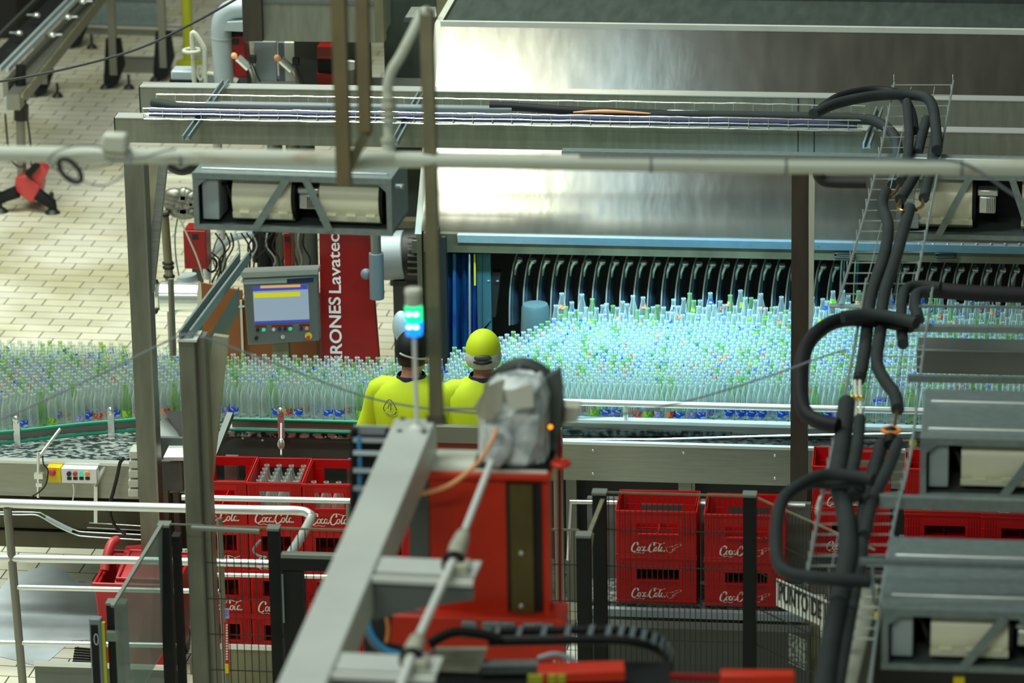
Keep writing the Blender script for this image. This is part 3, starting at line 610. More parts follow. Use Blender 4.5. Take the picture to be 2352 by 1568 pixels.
        pts = [(-.012, -.012), (-.008, .01), (.004, .018), (.004, -.02)]; m_.tube([(cx_+a, yb_(cz+c2, cx_+a), cz+c2) for a, c2 in pts], .0022, 6, 3)
        part('back_print', m_, 'post', so, 'grey triangle emblem')
    else:
        m_ = MB(); m_.ell((0, .012+lean, 1.59), (.098, .11, .085), 24, 10, 0, 1.15, 2.15); part('hair_net', m_, 'net', t, 'white hair net')
        m_ = MB(); m_.tube([(.07*cos(a), .012+lean+.118*sin(a), 1.588) for a in [-2.4+i*.2 for i in range(9)]], .008, 8); part('strap', m_, 'black', co, 'black strap of the cap')
        m_ = MB(); m_.ell((0, lean-.084, 1.612), (.048, .02, .020), 14, 8); part('cap_opening', m_, 'greycab', co)
    t.location = (x, y, 0); t.scale = (k, k, k); t.rotation_euler = (0, 0, yaw)
    return t
c1 = PY(948, 800, 21.95); c2 = PY(1105, 800, 21.95)
person('person in yellow shirt and black cap seen from behind, arm stretched towards the colleague', c1.x-.02, 21.95, PY(948, 768, 21.95).z*1.0, -.25, [((-.27, .02, 1.12), (-.20, .25, 1.05)), ((.30, .10, 1.15), (.42, .30, 1.22))], .03, 'blackm', 1)
person('person in yellow shirt and yellow cap over a white hair net, seen from behind', c2.x+.01, 21.95, PY(1105, 768, 21.95).z*1.0, .1, [((-.27, .08, 1.14), (-.15, .34, 1.10)), ((.27, .08, 1.14), (.15, .34, 1.10))], .03, 'hiviz', 2)
# brown cross beam and panel in front of the operators
t = thing('cross_beam', 'brown steel cross beam in front of the operators below their waists', 'beam', tuple(PY(1060, 1035, 21.55)))
part('rail', MB().S(1000, 1290, 984, 1020, 21.55, .05), 'tubedark', t); part('red_panel', MB().S(1000, 1290, 1017, 1036, 21.6, .04), 'redd', t); part('base_panel', MB().S(985, 1290, 1036, 1100, 21.6, .04), 'postb', t)
for px in (1010, 1270): part('leg', MB().bx(PY(px, 1060, 21.6).x, PY(px, 1060, 21.6).x+.05, 21.61, 21.66, 0, PY(px, 1060, 21.6).z), 'tubedark', t)

# ================================================================ drive units of the overhead crate conveyor
def drive_unit(lab, W_, D_, H_, drums, plate=True):
    t = thing('conveyor_drive_unit', lab, 'conveyor drive'); e = .012
    mb = MB(); mb.bx(0, W_, .007, D_, H_-e, H_); part('top_plate', mb, 'galv', t, bevel=.003)
    for i, yy in enumerate((.06, .26)): part('highlight_bar', MB().beam((.03, D_*yy/.36, H_+.004), (W_-.03, D_*yy/.36, H_+.004), .012, .008), 'tube', t, bevel=.003)  # highlight streaks of the smooth top, made as pale bars
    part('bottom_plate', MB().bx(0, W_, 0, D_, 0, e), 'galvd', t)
    part('side_plate', MB().bx(.001, e, .007, D_, e, H_-e), 'galv', t); part('side_plate', MB().bx(W_-e, W_-.001, .007, D_, e, H_-e), 'galv', t)
    part('back_plate', MB().bx(e, W_-e, D_-e, D_, e, H_-e), 'black', t)
    f = MB()
    for (a, b_, c, d, o_) in ((0, W_, H_-.028, H_+.001, 0), (0, W_, -.004, .02, 0), (.001, .026, .02, H_-.028, .001), (W_-.026, W_-.001, .02, H_-.028, .001)): f.bx(a, b_, -.01+o_, .006-o_, c, d)
    for sx, cx_ in ((1, .026), (-1, W_-.026)): f.prism([(cx_, -.008, H_-.028), (cx_+sx*.04, -.008, H_-.028), (cx_, -.008, H_-.065)], (0, .008, 0))
    part('front_frame', f, 'galv', t)
    part('junction_box', MB().bx(.035, .115, .03, .2, .035, H_-.04), 'greyl', t, 'grey junction box', bevel=.004)
    cb = MB().tube([(.12, .1, H_*.7), (.145, .08, H_*.68), (.165, .08, H_*.45), (.17, .1, H_*.3)], .009, 8, 4); part('cable', cb, 'black', t)
    for (a, b_) in drums:
        d = MB(); r = H_*.50-.016; cy, cz = .02+r, H_*.5+.004; pr = []
        n = 26; ring = []
        for i in range(n+1): an = pi*.5+pi*1.0*i/n; ring.append((cy+r*cos(an)*1.0, cz+r*sin(an)))
        ring += [(cy+r*.9, cz-r), (cy+r*.9, cz+r)]
        d.prism([(a, y_, z_) for y_, z_ in ring], (b_-a, 0, 0)); dr = part('drum_cover', d, 'cream', t, 'cream plastic cover')
        l = MB(); zz = cz-r*.62; yy = cy-r*.80
        l.prism([(a-.002, yy-.012, zz+.012), (a-.002, yy-.006, zz-.02), (a-.002, cy-r*.5, cz-r*.95), (a-.002, cy-.2*r, cz-r*.9)], (b_-a+.004, 0, 0))
        for q in range(3): xx = a+(b_-a)*(.12+.33*q); l.bx(xx, xx+(b_-a)*.16, yy-.018, yy, zz+.006, zz+.016)
        part('lip', l, 'cream', dr)
        h = MB(); h.cyl((b_, cy, cz), (b_+.018, cy, cz), r*.98, 28); part('end_ring', h, 'blackm', dr)
    if len(drums) > 1 or True:
        mx = drums[0][1]+.035; mo = MB(); mo.bx(mx, mx+.085, .04, .14, H_*.36, H_*.62); mo.bx(mx-.01, mx+.095, .05, .16, H_*.62, H_*.72)
        m_ = part('motor', mo, 'chrome', t, bevel=.006)
        for q in range(5): part('fin', MB().bx(mx+.04+q*.009, mx+.043+q*.009, .034, .04, H_*.38, H_*.6), 'black', m_)
    a = drums[0]; xb1 = a[0]+(a[1]-a[0])*.62; xt1 = xb1+.095
    part('brace', MB().beam((xt1, -.013, H_-.02), (xb1-.06, -.013, .01), .034, .006, (0, 1, 0)), 'galv', t)
    if len(drums) > 1: part('brace', MB().beam((drums[1][0]-.05, -.013, H_-.02), (drums[1][0]+.055, -.013, .01), .034, .006, (0, 1, 0)), 'galv', t)
    return t
k = 20/F
p = PT(447, 523, 20.0); u = drive_unit('galvanised drive unit with two cream drums hanging left of the washer', 465*k, .37, 126*k/.95, [(88*k, 226*k), (292*k, 430*k)]); u.location = p; u.rotation_euler = (0, 0, -.05)
e = MB(); e.cyl((468*k, .05, .22), (482*k, .05, .22), .012, 10); e.ell((484*k, .05, .22), (.012, .03, .012)); part('side_knob', e, 'galv', u)
k = 22/F; p = PT(2058, 543, 22.0); u = drive_unit('galvanised drive unit with cream drums behind the dark foam pipes at upper right', 520*k, .37, 145*k/.95, [(42*k, 172*k), (285*k, 430*k)]); u.location = p; u.rotation_euler = (0, 0, -.02)
k = 17.5/F
p = PT(2112, 1141, 17.5); u = drive_unit('galvanised drive unit with cream drum at right edge, middle one of three', 520*k, .62, 138*k/.95, [(94*k, 300*k), (360*k, 500*k)]); u.location = p
k = 16.0/F
p = PT(2024, 1532, 16.0); u = drive_unit('nearest galvanised drive unit, with cream drum, at the bottom right corner', 520*k, .75, 140*k/.95, [(112*k, 288*k), (352*k, 500*k)]); u.location = p
# long galvanised side rails of that conveyor
for lab, pts, t_, wd, ht in (('thin galvanised angle rail crossing above the middle right drive unit', [(2085, 868), (2480, 874)], 18.6, .03, .03), ('galvanised angle rail between the two lower right drive units', [(2020, 1150), (2480, 1165)], 17.3, .04, .05), ('thin galvanised rail over the top of the nearest drive unit', [(1975, 1288), (2480, 1303)], 16.0, .03, .02), ('galvanised rail below the horizontal foam pipes at right', [(2075, 752), (2480, 758)], 19.5, .04, .028), ('thin zinc rail above the row of bottles at far right', [(2110, 703), (2480, 707)], 19.6, .01, .01)):
    one('angle_rail', MB().beam(PT(*pts[0], t_), PT(*pts[1], t_), wd, ht), 'galv', lab, 'rail')
one('grey_duct', MB().S(2105, 2480, 806, 862, 20.3, .2), 'greyp', 'plain grey metal duct behind the rail above the middle drive unit', 'duct', bevel=.01)
one('blue_grey_beam', MB().S(1290, 2480, 358, 372, 21.85, .07), 'galv', 'thin blue-grey rail running just above the old white pipe at right', 'rail')
# hanging posts in front of the washer
t = thing('column', 'dark brown steel column with pale edge standing before the washer infeed', 'column', (PY(1842, 1200, 21.85).x, 21.85, 0))
x0 = PY(1817, 700, 21.85).x; x1 = PY(1856, 700, 21.85).x; ztp = PY(1840, 372, 21.85).z; part('shaft', MB().bx(x0, x1, 21.85, 21.95, 0, ztp), 'postd', t)
mb = MB(); a = PY(1857, 392, 21.85); b_ = PY(1872, 392, 21.85); c = PY(1863, 700, 21.85)
mb.prism([a, b_, c+V((.012, 0, 0)), PY(1858, 900, 21.85)], (0, .03, 0)); part('gusset', mb, 'oldwhite', t, 'pale tapering gusset')
# left frame
t = thing('column', 'stainless column at left with slanted brace, rising past the green guide rail', 'column', (PY(330, 1200, 21.5).x, 21.5, 0))
zt2 = PY(305, 352, 21.5).z; x0 = PY(284, 372, 21.5).x; wd = PY(325, 372, 21.5).x-x0
x0 = PY(311, 826, 21.5).x-.015
part('shaft', MB().bx(x0, x0+wd, 21.5, 21.6, 0, zt2), 'post', t); part('side_strip', MB().bx(x0+wd, x0+wd+.012, 21.5, 21.62, 0, zt2), 'tubedark', t)
part('brace', MB().beam(PY(336, 640, 21.62), PY(356, 360, 21.9), .075, .05), 'postb', t, 'brown leaning brace'); part('brace', MB().beam(PY(344, 670, 21.58), PY(377, 358, 21.7), .045, .05), 'steel', t, 'bright leaning brace')
t = thing('column', 'near stainless column at left with leaning brace and channel strut on top', 'column', (PT(430, 1568, 19.9).x, 19.5, 0))
pt = PY(428, 784, 19.5); w1 = .082
zt3 = pt.z
part('shaft', MB().bx(pt.x-w1/2, pt.x+w1/2, 19.5, 19.62, 0, zt3), 'post', t, bevel=.006); part('top_cap', MB().bx(pt.x-w1/2-.002, pt.x+w1/2+.012, 19.49, 19.64, zt3, zt3+.012), 'paint', t)
part('side_strip', MB().bx(pt.x+w1/2, pt.x+w1/2+.035, 19.56, 19.66, 0, zt3), 'tubedark', t)
part('brace', MB().beam(PY(466, 1150, 19.68), PY(508, 770, 19.74), .075, .05), 'brace', t, 'pale leaning brace')
part('gusset', MB().prism([PY(442, 790, 19.75), PY(478, 775, 19.85), PY(548, 660, 20.4), PY(546, 720, 20.4), PY(505, 800, 20.0), PY(470, 860, 19.8)], (0, .02, 0)), 'greyp', t, 'grey gusset plate')
A = PZ(425, 770, zt3+.03); B = PZ(560, 590, zt3+.03); r = V((.024, .008, 0))
for s_ in (-1, 1): part('channel_flange', MB().beam(A+r*s_, B+r*s_, .012, .05), 'galv', t)
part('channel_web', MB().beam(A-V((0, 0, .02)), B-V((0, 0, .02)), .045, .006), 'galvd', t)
# steel rod hanging beside the column
one('hanging_rod', MB().cyl(PY(392, 640, 22.4), PY(398, 815, 22.4), .017, 10), 'tubedark', 'thin steel leg ending above the bottles between the two left columns', 'rod')

# ================================================================ old white pipe with its hangers (foreground)
TP = 15.7
P = [PT(-60, 352, TP), PT(300, 357, TP), PT(900, 366, TP), PT(1500, 376, TP), PT(1900, 382, TP), PT(2420, 384, TP)]
t = thing('white_pipe', 'long old white painted pipe with rust patches crossing the whole view', 'pipe', P[2]); part('pipe_run', MB().tube(P, .030, 20, 4), 'pipew', t)
for px in (413, 1492, 1802, 2205): part('pipe_clamp', MB().cyl(PT(px, 362+px*.0105, TP), PT(px+5, 362+px*.0105, TP), .033, 16), 'hose', t)
part('tee_stub', MB().tube([PT(900, 364, TP), PT(830, 372, TP-.05), PT(795, 382, TP-.1)], [.034, .03, .02], 14, 3), 'pipew', t)
mb = MB().tube([PT(895, 350, TP), PT(893, 300, TP), PT(892, 240, TP), PT(891, 195, TP), PT(901, 160, TP), PT(918, 132, TP), PT(945, 80, TP), PT(968, 35, TP), PT(985, 25, TP-.02)], .020, 16, 5)
t = thing('bent_pipe', 'bent white pipe with screwed couplings rising from the long white pipe', 'pipe', PT(895, 345, TP)); part('pipe_run', mb, 'pipew', t)
for (y0, y1, r_) in ((222, 230, .030), (234, 250, .028), (258, 268, .029), (272, 282, .027), (316, 328, .028), (330, 352, .025)): part('coupling', MB().cyl(PT(893, y0, TP), PT(893, y1, TP), r_, 16), 'pipew', t)
t = thing('slim_column', 'slim olive steel column in the foreground left of the washer hood', 'column', PT(1003, 975, TP))
part('shaft', MB().beam(PT(980, 22, TP), PT(1003, 975, TP), .048, .048, (0, 1, 0)), 'slim', t); part('base_collar', MB().beam(PT(1001, 955, TP), PT(1003, 975, TP), .06, .06, (0, 1, 0)), 'postd', t)
for lab, a, b_, wd in (('longer brown bar hanging from above in front of the left drive unit', (777, -40), (791, 425), .052), ('shorter brown bar hanging above the long white pipe', (831, -40), (839, 305), .046)):
    one('hanger_bar', MB().beam(PT(*a, TP-.25), PT(*b_, TP-.25), wd, .05, (0, 1, 0)), 'olive', lab, 'bar')
one('hanger_brace', MB().beam(PT(842, 303, TP-.25), PT(800, 388, TP-.15), .035, .03, (0, 1, 0)), 'postb', 'short tilted beige bracket joining the hanging bar to the white pipe', 'bracket')
# junction box and cables on the pipe
t = thing('junction_box', 'small white plastic junction box with rounded lid on the white pipe', 'junction box', PT(258, 345, TP-.1))
def boxat(c, wx, wy, wz, rx=.5): return MB().bx(-wx/2, wx/2, -wy/2, wy/2, -wz/2, wz/2)
b = MB(); c = PT(258, 327, TP-.1); b.prism([c+V((-.048, -.0, -.038)), c+V((.045, 0, -.044)), c+V((.050, 0, .026)), c+V((-.038, 0, .030))], (0, .06, 0)); part('lid', b, 'ivory', t, bevel=.012)
b = MB(); b.prism([c+V((-.043, .02, -.065)), c+V((.043, .02, -.068)), c+V((.048, .02, -.01)), c+V((-.038, .02, -.01))], (0, .06, 0)); part('body', b, 'plasty', t, 'yellowed body', bevel=.006)
def cable(name, lab, pts, t_, r, m='hose', sm=6): return one(name, MB().tube([PT(x, y, t_) for x, y in pts], r, 8, sm), m, lab, 'cable')
cable('cable', 'grey cable looping left and down from the white junction box', [(232, 338), (190, 333), (135, 345), (112, 368), (130, 390), (185, 415), (240, 425), (285, 400), (303, 360), (290, 330)], TP-.12, .0035)
cable('cable', 'grey cable hanging loosely under the long white pipe at left', [(120, 372), (160, 385), (230, 382), (275, 368), (330, 362), (370, 348), (405, 342)], TP-.12, .0035)
one('cable_coil', MB().tube([PT(161+30*cos(a)*.85+12*sin(a)*.3, 392+24*sin(a)+12*cos(a), TP-.15) for a in [2*pi*i/16 for i in range(16)]], .009, 10, 3, closed=True), 'black', 'small coil of black cable hanging under the white pipe', 'cable')
cable('cable', 'dark cable strapped on top of the white pipe and drooping at far right', [(1330, 358), (1700, 362), (2100, 366), (2200, 371), (2260, 400), (2310, 435), (2380, 480)], TP-.05, .005)
one('wire_rope', MB().tube([PT(x, y, 17.6) for x, y in ((-30, 975), (100, 920), (280, 835), (400, 776), (440, 768), (480, 778), (640, 838), (830, 908), (960, 935), (1110, 950))], .0045, 8, 4), 'hose', 'grey steel rope draped over the near left column and across the operators', 'rope')
one('wire_rope', MB().tube([PT(x, y, 17.6) for x, y in ((1015, 938), (1120, 938))], .006, 8), 'tubedark', 'short taut dark rope across the second operator back', 'rope')
one('wire_rope', MB().tube([PT(x, y, 17.8) for x, y in ((1280, 962), (1420, 952), (1600, 915), (1800, 852), (1880, 822), (1945, 803))], .0045, 8, 4), 'hose', 'grey steel rope rising to the right over the right hand bottles', 'rope')
one('overhead_cable', MB().tube([PT(x, y, 26) for x, y in ((-30, 192), (120, 165), (300, 118), (430, 60), (560, -12))], .008, 8, 5), 'black', 'thin black cable drooping across the upper left corner', 'cable')

# stack light and grey gantry beam
zg = PT(955, 965, TP).z
A = (PZ(905, 962, zg)+PZ(1003, 960, zg))/2; B = (PZ(595, 1640, zg)+PZ(728, 1640, zg))/2
t = thing('gantry_beam', 'thick light grey painted square beam running diagonally towards the viewer', 'beam', (A+B)/2-V((0, 0, .16)))
part('square_tube', MB().beam(A-V((0, 0, .075)), B-V((0, 0, .075)), .155, .15), 'paint', t, bevel=.006)
for a in ((925, 962), (985, 958), (918, 990), (974, 993)): p = PZ(*a, zg); part('bolt_hole', MB().cyl(p, p+V((0, 0, .004)), .011, 10), 'black', t)
for y0, x0, x1, ht in ((1285, 835, 1098, .10), (1507, 730, 1010, .10)):
    a = PZ(x0, y0+12, zg-.02); b_ = PZ(x1, y0+24, zg-.02)
    br = part('cross_bracket', MB().beam(a, b_, .14, .012), 'paint', t)
    a2 = PZ(x0, y0+48, zg-.03); b2 = PZ(x1-10, y0+60, zg-.03)
    part('bracket_web', MB().prism([a2, b2, b2-V((0, 0, .05)), a2+(b2-a2)*.55-V((0, 0, .085)), a2-V((0, 0, .15))], (0, .008, 0)), 'greyp', br)
    part('bright_lip', MB().beam(a2+V((0, -.01, .012)), b2+V((0, -.01, .012)), .02, .018), 'white', br)
p = PT(957, 965, TP-.1); zb_ = zg
t = thing('stack_light', 'small signal tower lit green above blue on a thin white pole', 'signal light', (p.x, p.y, zg))
zl = lambda py: PY(951, py, p.y).z
xl = PY(950, 720, p.y).x
part('pole', MB().cyl((xl+.003, p.y, zg), (xl, p.y, zl(768)), .0085, 12), 'white', t); part('base', MB().lathe([(0, 0), (.03, 0), (.028, .008), (.012, .016), (0, .017)], (xl+.003, p.y, zg), 18), 'white', t)
part('clear_module', MB().lathe([(0, zl(700)), (.030, zl(700)), (.029, zl(672)), (0, zl(671))], (xl, p.y, 0), 20), 'oldwhite', t, 'unlit pale module'); part('top_cap', MB().lathe([(0, zl(673)), (.032, zl(673)), (.030, zl(663)), (0, zl(660))], (xl, p.y, 0), 20), 'ivory', t)
gm = part('green_module', MB().lathe([(0, zl(736)), (.032, zl(736)), (.032, zl(703)), (0, zl(702))], (xl, p.y, 0), 20), 'lgreen', t, 'lit green module'); bm_ = part('blue_module', MB().lathe([(0, zl(769)), (.030, zl(768)), (.034, zl(738)), (0, zl(737))], (xl, p.y, 0), 20), 'lblue', t, 'lit blue module')
for s_ in (-1, 1):
    part('bulb', MB().ell((xl+s_*.012, p.y-.030, zl(716)), (.011, .006, .007), 10, 8), 'lwhite', gm); part('bulb', MB().ell((xl+s_*.012, p.y-.032, zl(745)), (.011, .006, .007), 10, 8), 'lwhite', bm_)
# drive shaft with joints beside the gantry beam
t = thing('drive_shaft', 'long thin white shaft with greasy bearing joints beside the grey gantry beam', 'shaft', PT(1035, 1290, TP-1))
J_ = [PZ(1128, 1062, zg+.02), PZ(1062, 1232, zg+.02), PZ(1040, 1290, zg+.02), PZ(958, 1470, zg+.02), PZ(944, 1510, zg+.02), PZ(905, 1620, zg+.02)]
part('shaft_rod', MB().cyl(J_[0], J_[1], .0125, 14), 'white', t); part('shaft_rod', MB().cyl(J_[2], J_[3], .0145, 14), 'white', t); part('shaft_rod', MB().cyl(J_[4], J_[5], .0145, 14), 'white', t)
for a, b_ in ((1, 2), (3, 4)):
    part('joint', MB().tube([J_[a]-(J_[b_]-J_[a])*.2, J_[a], (J_[a]+J_[b_])/2, J_[b_]], [.014, .026, .032, .022], 16, 3), 'plasty', t, 'greasy joint'); part('bearing', MB().cyl(J_[b_]-(J_[b_]-J_[a])*.12+V((0, 0, -.01)), J_[b_]+V((0, 0, -.01)), .040, 20), 'blackm', t)
    q = J_[b_]+V((.005, .0, -.05)); part('bearing_block', MB().bx(q.x-.03, q.x+.05, q.y-.03, q.y+.04, zg-.02, zg+.02), 'plasty', t, bevel=.006)

# wrapped gear motor on the red housing
zr_ = PT(1180, 1090, TP).z; yr_ = PT(1180, 1090, TP).y
def R_(px, py, dy=0): return PY(px, py, yr_+dy)
t = thing('gear_motor', 'gear motor wrapped in dirty plastic film in front of a dark wheel', 'motor', R_(1180, 1080))
w_ = MB(); rings = []
for i, (py, xl_, xr_, d_) in enumerate(((1076, 1098, 1252, .10), (1040, 1096, 1256, .11), (990, 1100, 1254, .11), (940, 1098, 1256, .11), (905, 1104, 1258, .10), (880, 1120, 1252, .08), (866, 1140, 1240, .04))):
    a = R_(xl_, py); b_ = R_(xr_, py); rings.append(((a.x+b_.x)/2, yr_+.03, a.z, (b_.x-a.x)/2, d_))
w_.loft(rings, 16, 0, 2.8)
for v_ in w_.v:
    v_ += V((random.uniform(-.007, .007), random.uniform(-.016, .016), random.uniform(-.008, .008)))
part('wrapped_body', w_, 'plast', t, smooth=False)
for nm, poly, dy, m_ in (('film_flap', [(1088, 935), (1120, 885), (1160, 870), (1150, 940), (1128, 965), (1100, 960)], -.115, 'plasty'), ('film_flap', [(1160, 900), (1222, 880), (1226, 935), (1170, 940)], -.12, 'ivory')):
    mb = MB(); mb.prism([R_(x, y, dy+random.uniform(-.01, .01)) for x, y in poly], (0, .008, 0)); part(nm, mb, m_, t, smooth=False)
c = R_(1150, 1035, -.1)
part('gland_housing', MB().tube([R_(1150, 985, -.04), R_(1145, 1030, -.10), R_(1132, 1066, -.14)], [.055, .05, .028], 18, 4), 'plast', t)
part('foot_plate', MB().S(1085, 1262, 1074, 1086, yr_-.1, .2), 'blackm', t)
wc = R_(1202, 935, .16); hub = t
wheel = thing('hand_wheel', 'dark round guard wheel behind the wrapped motor', 'wheel', wc)
def ringpts(rx, rz, n_=28): return [wc+V((rx*cos(2*pi*i/n_), 0, rz*sin(2*pi*i/n_))) for i in range(n_)]
part('rim', MB().tube(ringpts(.130, .168), .027, 12, 1, closed=True), 'greycab', wheel); part('disc', MB().prism(ringpts(.112, .14), (0, .02, 0)), 'postd', wheel)
part('lever', MB().cyl(R_(1198, 832, .1), R_(1180, 872, .08), .006, 8), 'hose', wheel); part('side_guard', MB().prism([R_(1252, 870, .1), R_(1285, 850, .1), R_(1292, 900, .1), R_(1280, 1040, .1), R_(1256, 1060, .1)], (0, .05, 0)), 'greyp', wheel)
part('side_box', MB().prism([R_(1282, 932, .2), R_(1332, 935, .2), R_(1326, 970, .2), R_(1288, 975, .2)], (0, .08, 0)), 'ivory', wheel, 'ivory plastic side box', bevel=.006)
t = thing('pilot_lamp', 'tiny glowing orange pilot lamp right of the wrapped motor', 'lamp', R_(1264, 985, .05)); part('lens', MB().ell(R_(1264, 980, -.02), (.008, .006, .008), 10, 8), 'lampo', t); part('holder', MB().cyl(R_(1264, 980, -.015), R_(1264, 980, .06), .012, 10), 'black', t)
one('orange_hose', MB().tube([R_(1140, 985, -.15), R_(1128, 1015, -.2), R_(1095, 1065, -.24), R_(1030, 1115, -.25), R_(952, 1137, -.2)], .0085, 12, 6), 'orangeb', 'orange hose curving from the wrapped motor to the grey gantry beam', 'hose')
one('guard_bar', MB().beam(R_(1285, 990, .12), R_(1287, 1470, .12), .016, .016), 'redd', 'thin dark red upright bar right of the red housing', 'bar')
# red housing
t = HOUS = thing('red_machine_housing', 'bright red sheet metal machine housing under the wrapped motor', 'machine housing', R_(1110, 1560))
y0 = yr_-.14
def RB(px, py, d=0): return PY(px, py, y0+d)
part('shell', MB().bx(RB(986, 1250).x, RB(1258, 1250).x, y0+.03, y0+.15, RB(1100, 1640).z, RB(1100, 1098).z), 'red', t)
part('top_flange', MB().bx(RB(978, 1090).x, RB(1262, 1090).x, y0, y0+.16, RB(1100, 1101).z, RB(1100, 1088).z), 'red', t, bevel=.004)
part('top_plate', MB().bx(RB(985, 1090).x, RB(1255, 1090).x, y0+.02, y0+.24, RB(1100, 1088).z, RB(1100, 1087).z+.004), 'ivory', t, 'cream top plate')
part('lifting_ring', MB().tube([RB(1284, 1077)+V((.027*cos(a), .03*sin(a)+.06, .0)) for a in [2*pi*i/14 for i in range(14)]], .0105, 10, 2, closed=True), 'red', t, 'red lifting ring')
part('shadow_gap', MB().bx(RB(1168, 1250).x-.01, RB(1222, 1250).x+.035, y0+.02, y0+.031, RB(1100, 1405).z, RB(1100, 1112).z), 'black', t)
part('strap', MB().bx(RB(1172, 1250).x, RB(1224, 1250).x, y0+.005, y0+.02, RB(1100, 1405).z, RB(1100, 1112).z), 'olive', t, 'dark olive flat strap')
for py in (1270, 1392): part('bolt', MB().ell(RB(1197, py, .002), (.009, .005, .009), 10, 6), 'tube', t)
part('side_sheet', MB().prism([RB(940, 1150, .05), RB(984, 1100, .05), RB(986, 1400, .05), RB(940, 1400, .05)], (0, .05, 0)), 'greyp', t, 'grey side sheet')
part('lower_ledge', MB().bx(RB(900, 1420).x, RB(1297, 1420).x, y0-.05, y0+.14, RB(1100, 1500).z, RB(1100, 1408).z), 'red', t, bevel=.004)
for (xa_, xb_) in ((1065, 1100), (1112, 1188), (1206, 1276)):
    bp_ = part('bearing_plate', MB().bx(RB(xa_, 1430).x, RB(xb_, 1430).x, y0-.062, y0-.05, RB(1100, 1450).z, RB(1100, 1414).z), 'galv', t, bevel=.003)
    if xb_-xa_ > 50: cc = RB((xa_+xb_)/2, 1446, -.07); part('bearing_ring', MB().tube([cc+V((.032*cos(a), 0, .022*sin(a))) for a in [pi*i/10 for i in range(11)]], .006, 8), 'hose', bp_)
part('galv_sheet', MB().prism([RB(842, 1412, -.02), RB(930, 1395, -.02), RB(975, 1405, -.02), RB(970, 1500, -.02), RB(850, 1500, -.02)], (0, .01, 0)), 'galv', t)
# vertical energy chain at left of housing, horizontal one at the bottom
def energy_chain(lab, pts, wd, nrm_w, th, n_, mlink='greyp', side='blackm'):
    t = thing('energy_chain', lab, 'cable chain', pts[len(pts)//2]); q = []
    for i in range(len(pts)-1):
        p0, p1, p2, p3 = pts[max(i-1, 0)], pts[i], pts[i+1], pts[min(i+2, len(pts)-1)]
        for j in range(10): u_ = j/10; q.append(0.5*((2*p1)+(p2-p0)*u_+(2*p0-5*p1+4*p2-p3)*u_*u_+(3*p1-p0-3*p2+p3)*u_**3))
    q.append(pts[-1]); W_ = V(nrm_w).normalized()
    for s_ in (-1, 1): part('side_band', MB().tube([p+W_*s_*wd/2 for p in q], th*.5, 6), side, t)
    for i in range(n_):
        f = (i+.5)/n_*(len(q)-1); a = q[int(f)]; d = (q[min(int(f)+1, len(q)-1)]-q[max(int(f)-1, 0)]).normalized(); nn = d.cross(W_).normalized()
        if nn.z < 0: nn = -nn
        part('crossbar', MB().beam(a-W_*wd/2+nn*th*.5, a+W_*wd/2+nn*th*.5, .018, .007, nn), mlink, t)
    return t
yv = PT(850, 1100, 16.3).y
ec = energy_chain('upright grey cable chain with blue hose left of the grey gantry beam', [PY(853, y_, yv+(.0 if y_ > 1010 else .05)) for y_ in (985, 1010, 1100, 1200, 1300)], .135, (1, 0, 0), .03, 10, 'greyl')
one('blue_hose', MB().tube([PY(824, 1003, yv+.03), PY(827, 1090, yv+.03), PY(822, 1180, yv+.03), PY(822, 1290, yv+.03)], .008, 8, 4), 'blue', 'blue hose running down inside the upright cable chain', 'hose')
part('back_plate', MB().S(812, 895, 1000, 1290, yv+.10, .02), 'black', ec)
zc_ = PT(1250, 1450, 15.3).z
ec = energy_chain('black cable chain with grey crossbars curving down at the bottom of the view', [PZ(1125, 1462, zc_), PZ(1250, 1460, zc_), PZ(1380, 1458, zc_), PZ(1450, 1462, zc_-.01), PZ(1505, 1478, zc_-.05), PZ(1530, 1505, zc_-.13), PZ(1535, 1550, zc_-.24)], .095, (0, 1, 0), .035, 15, 'hose', 'blackm')
one('energy_chain_run', MB().beam(PZ(1240, 1572, zc_-.15), PZ(1530, 1576, zc_-.15), .11, .06), 'blackm', 'lower run of black cable chain at the very bottom edge', 'cable chain')
one('cable_bundle', MB().tube([PT(985, 1478, 15.2), PT(1040, 1452, 15.2), PT(1100, 1455, 15.2), PT(1150, 1468, 15.2)], .018, 10, 5), 'blackm', 'black cable bundle entering the curved cable chain', 'cable')
one('blue_hose', MB().tube([PT(843, 1420, 15.2), PT(856, 1462, 15.2), PT(885, 1492, 15.2), PT(920, 1502, 15.2)], .010, 10, 5), 'blue', 'bright blue hose in the opening beside the grey gantry beam', 'hose')
one('grey_hose', MB().tube([PT(840, 1445, 15.2), PT(858, 1480, 15.2), PT(900, 1505, 15.2), PT(985, 1500, 15.2), PT(1000, 1485, 15.2)], .008, 10, 5), 'hose', 'grey hose bending below the bright blue hose', 'hose')
one('orange_cable', MB().tube([PT(888, 1418, 15.25), PT(892, 1445, 15.25), PT(888, 1475, 15.25)], .007, 8, 4), 'orange', 'orange cable beside the bright blue hose', 'cable')
part('opening_panel', MB().prism([PT(835, 1415, 15.35), PT(900, 1415, 15.35), PT(895, 1480, 15.35), PT(940, 1490, 15.35), PT(940, 1510, 15.35), PT(835, 1510, 15.35)], (0, .02, 0)), 'black', HOUS)
one('mounting_plate', MB().prism([PT(1000, 1492, 15.1), PT(1118, 1492, 15.1), PT(1100, 1545, 15.1), PT(985, 1540, 15.1)], (0, .03, 0)), 'plasty', 'greasy yellowish mounting plate beneath the cable bundle', 'plate')
one('grey_bracket', MB().beam(PT(1105, 1532, 15.1), PT(1236, 1530, 15.1), .06, .03), 'galv', 'galvanised bracket strip in front of the curved cable chain', 'bracket')
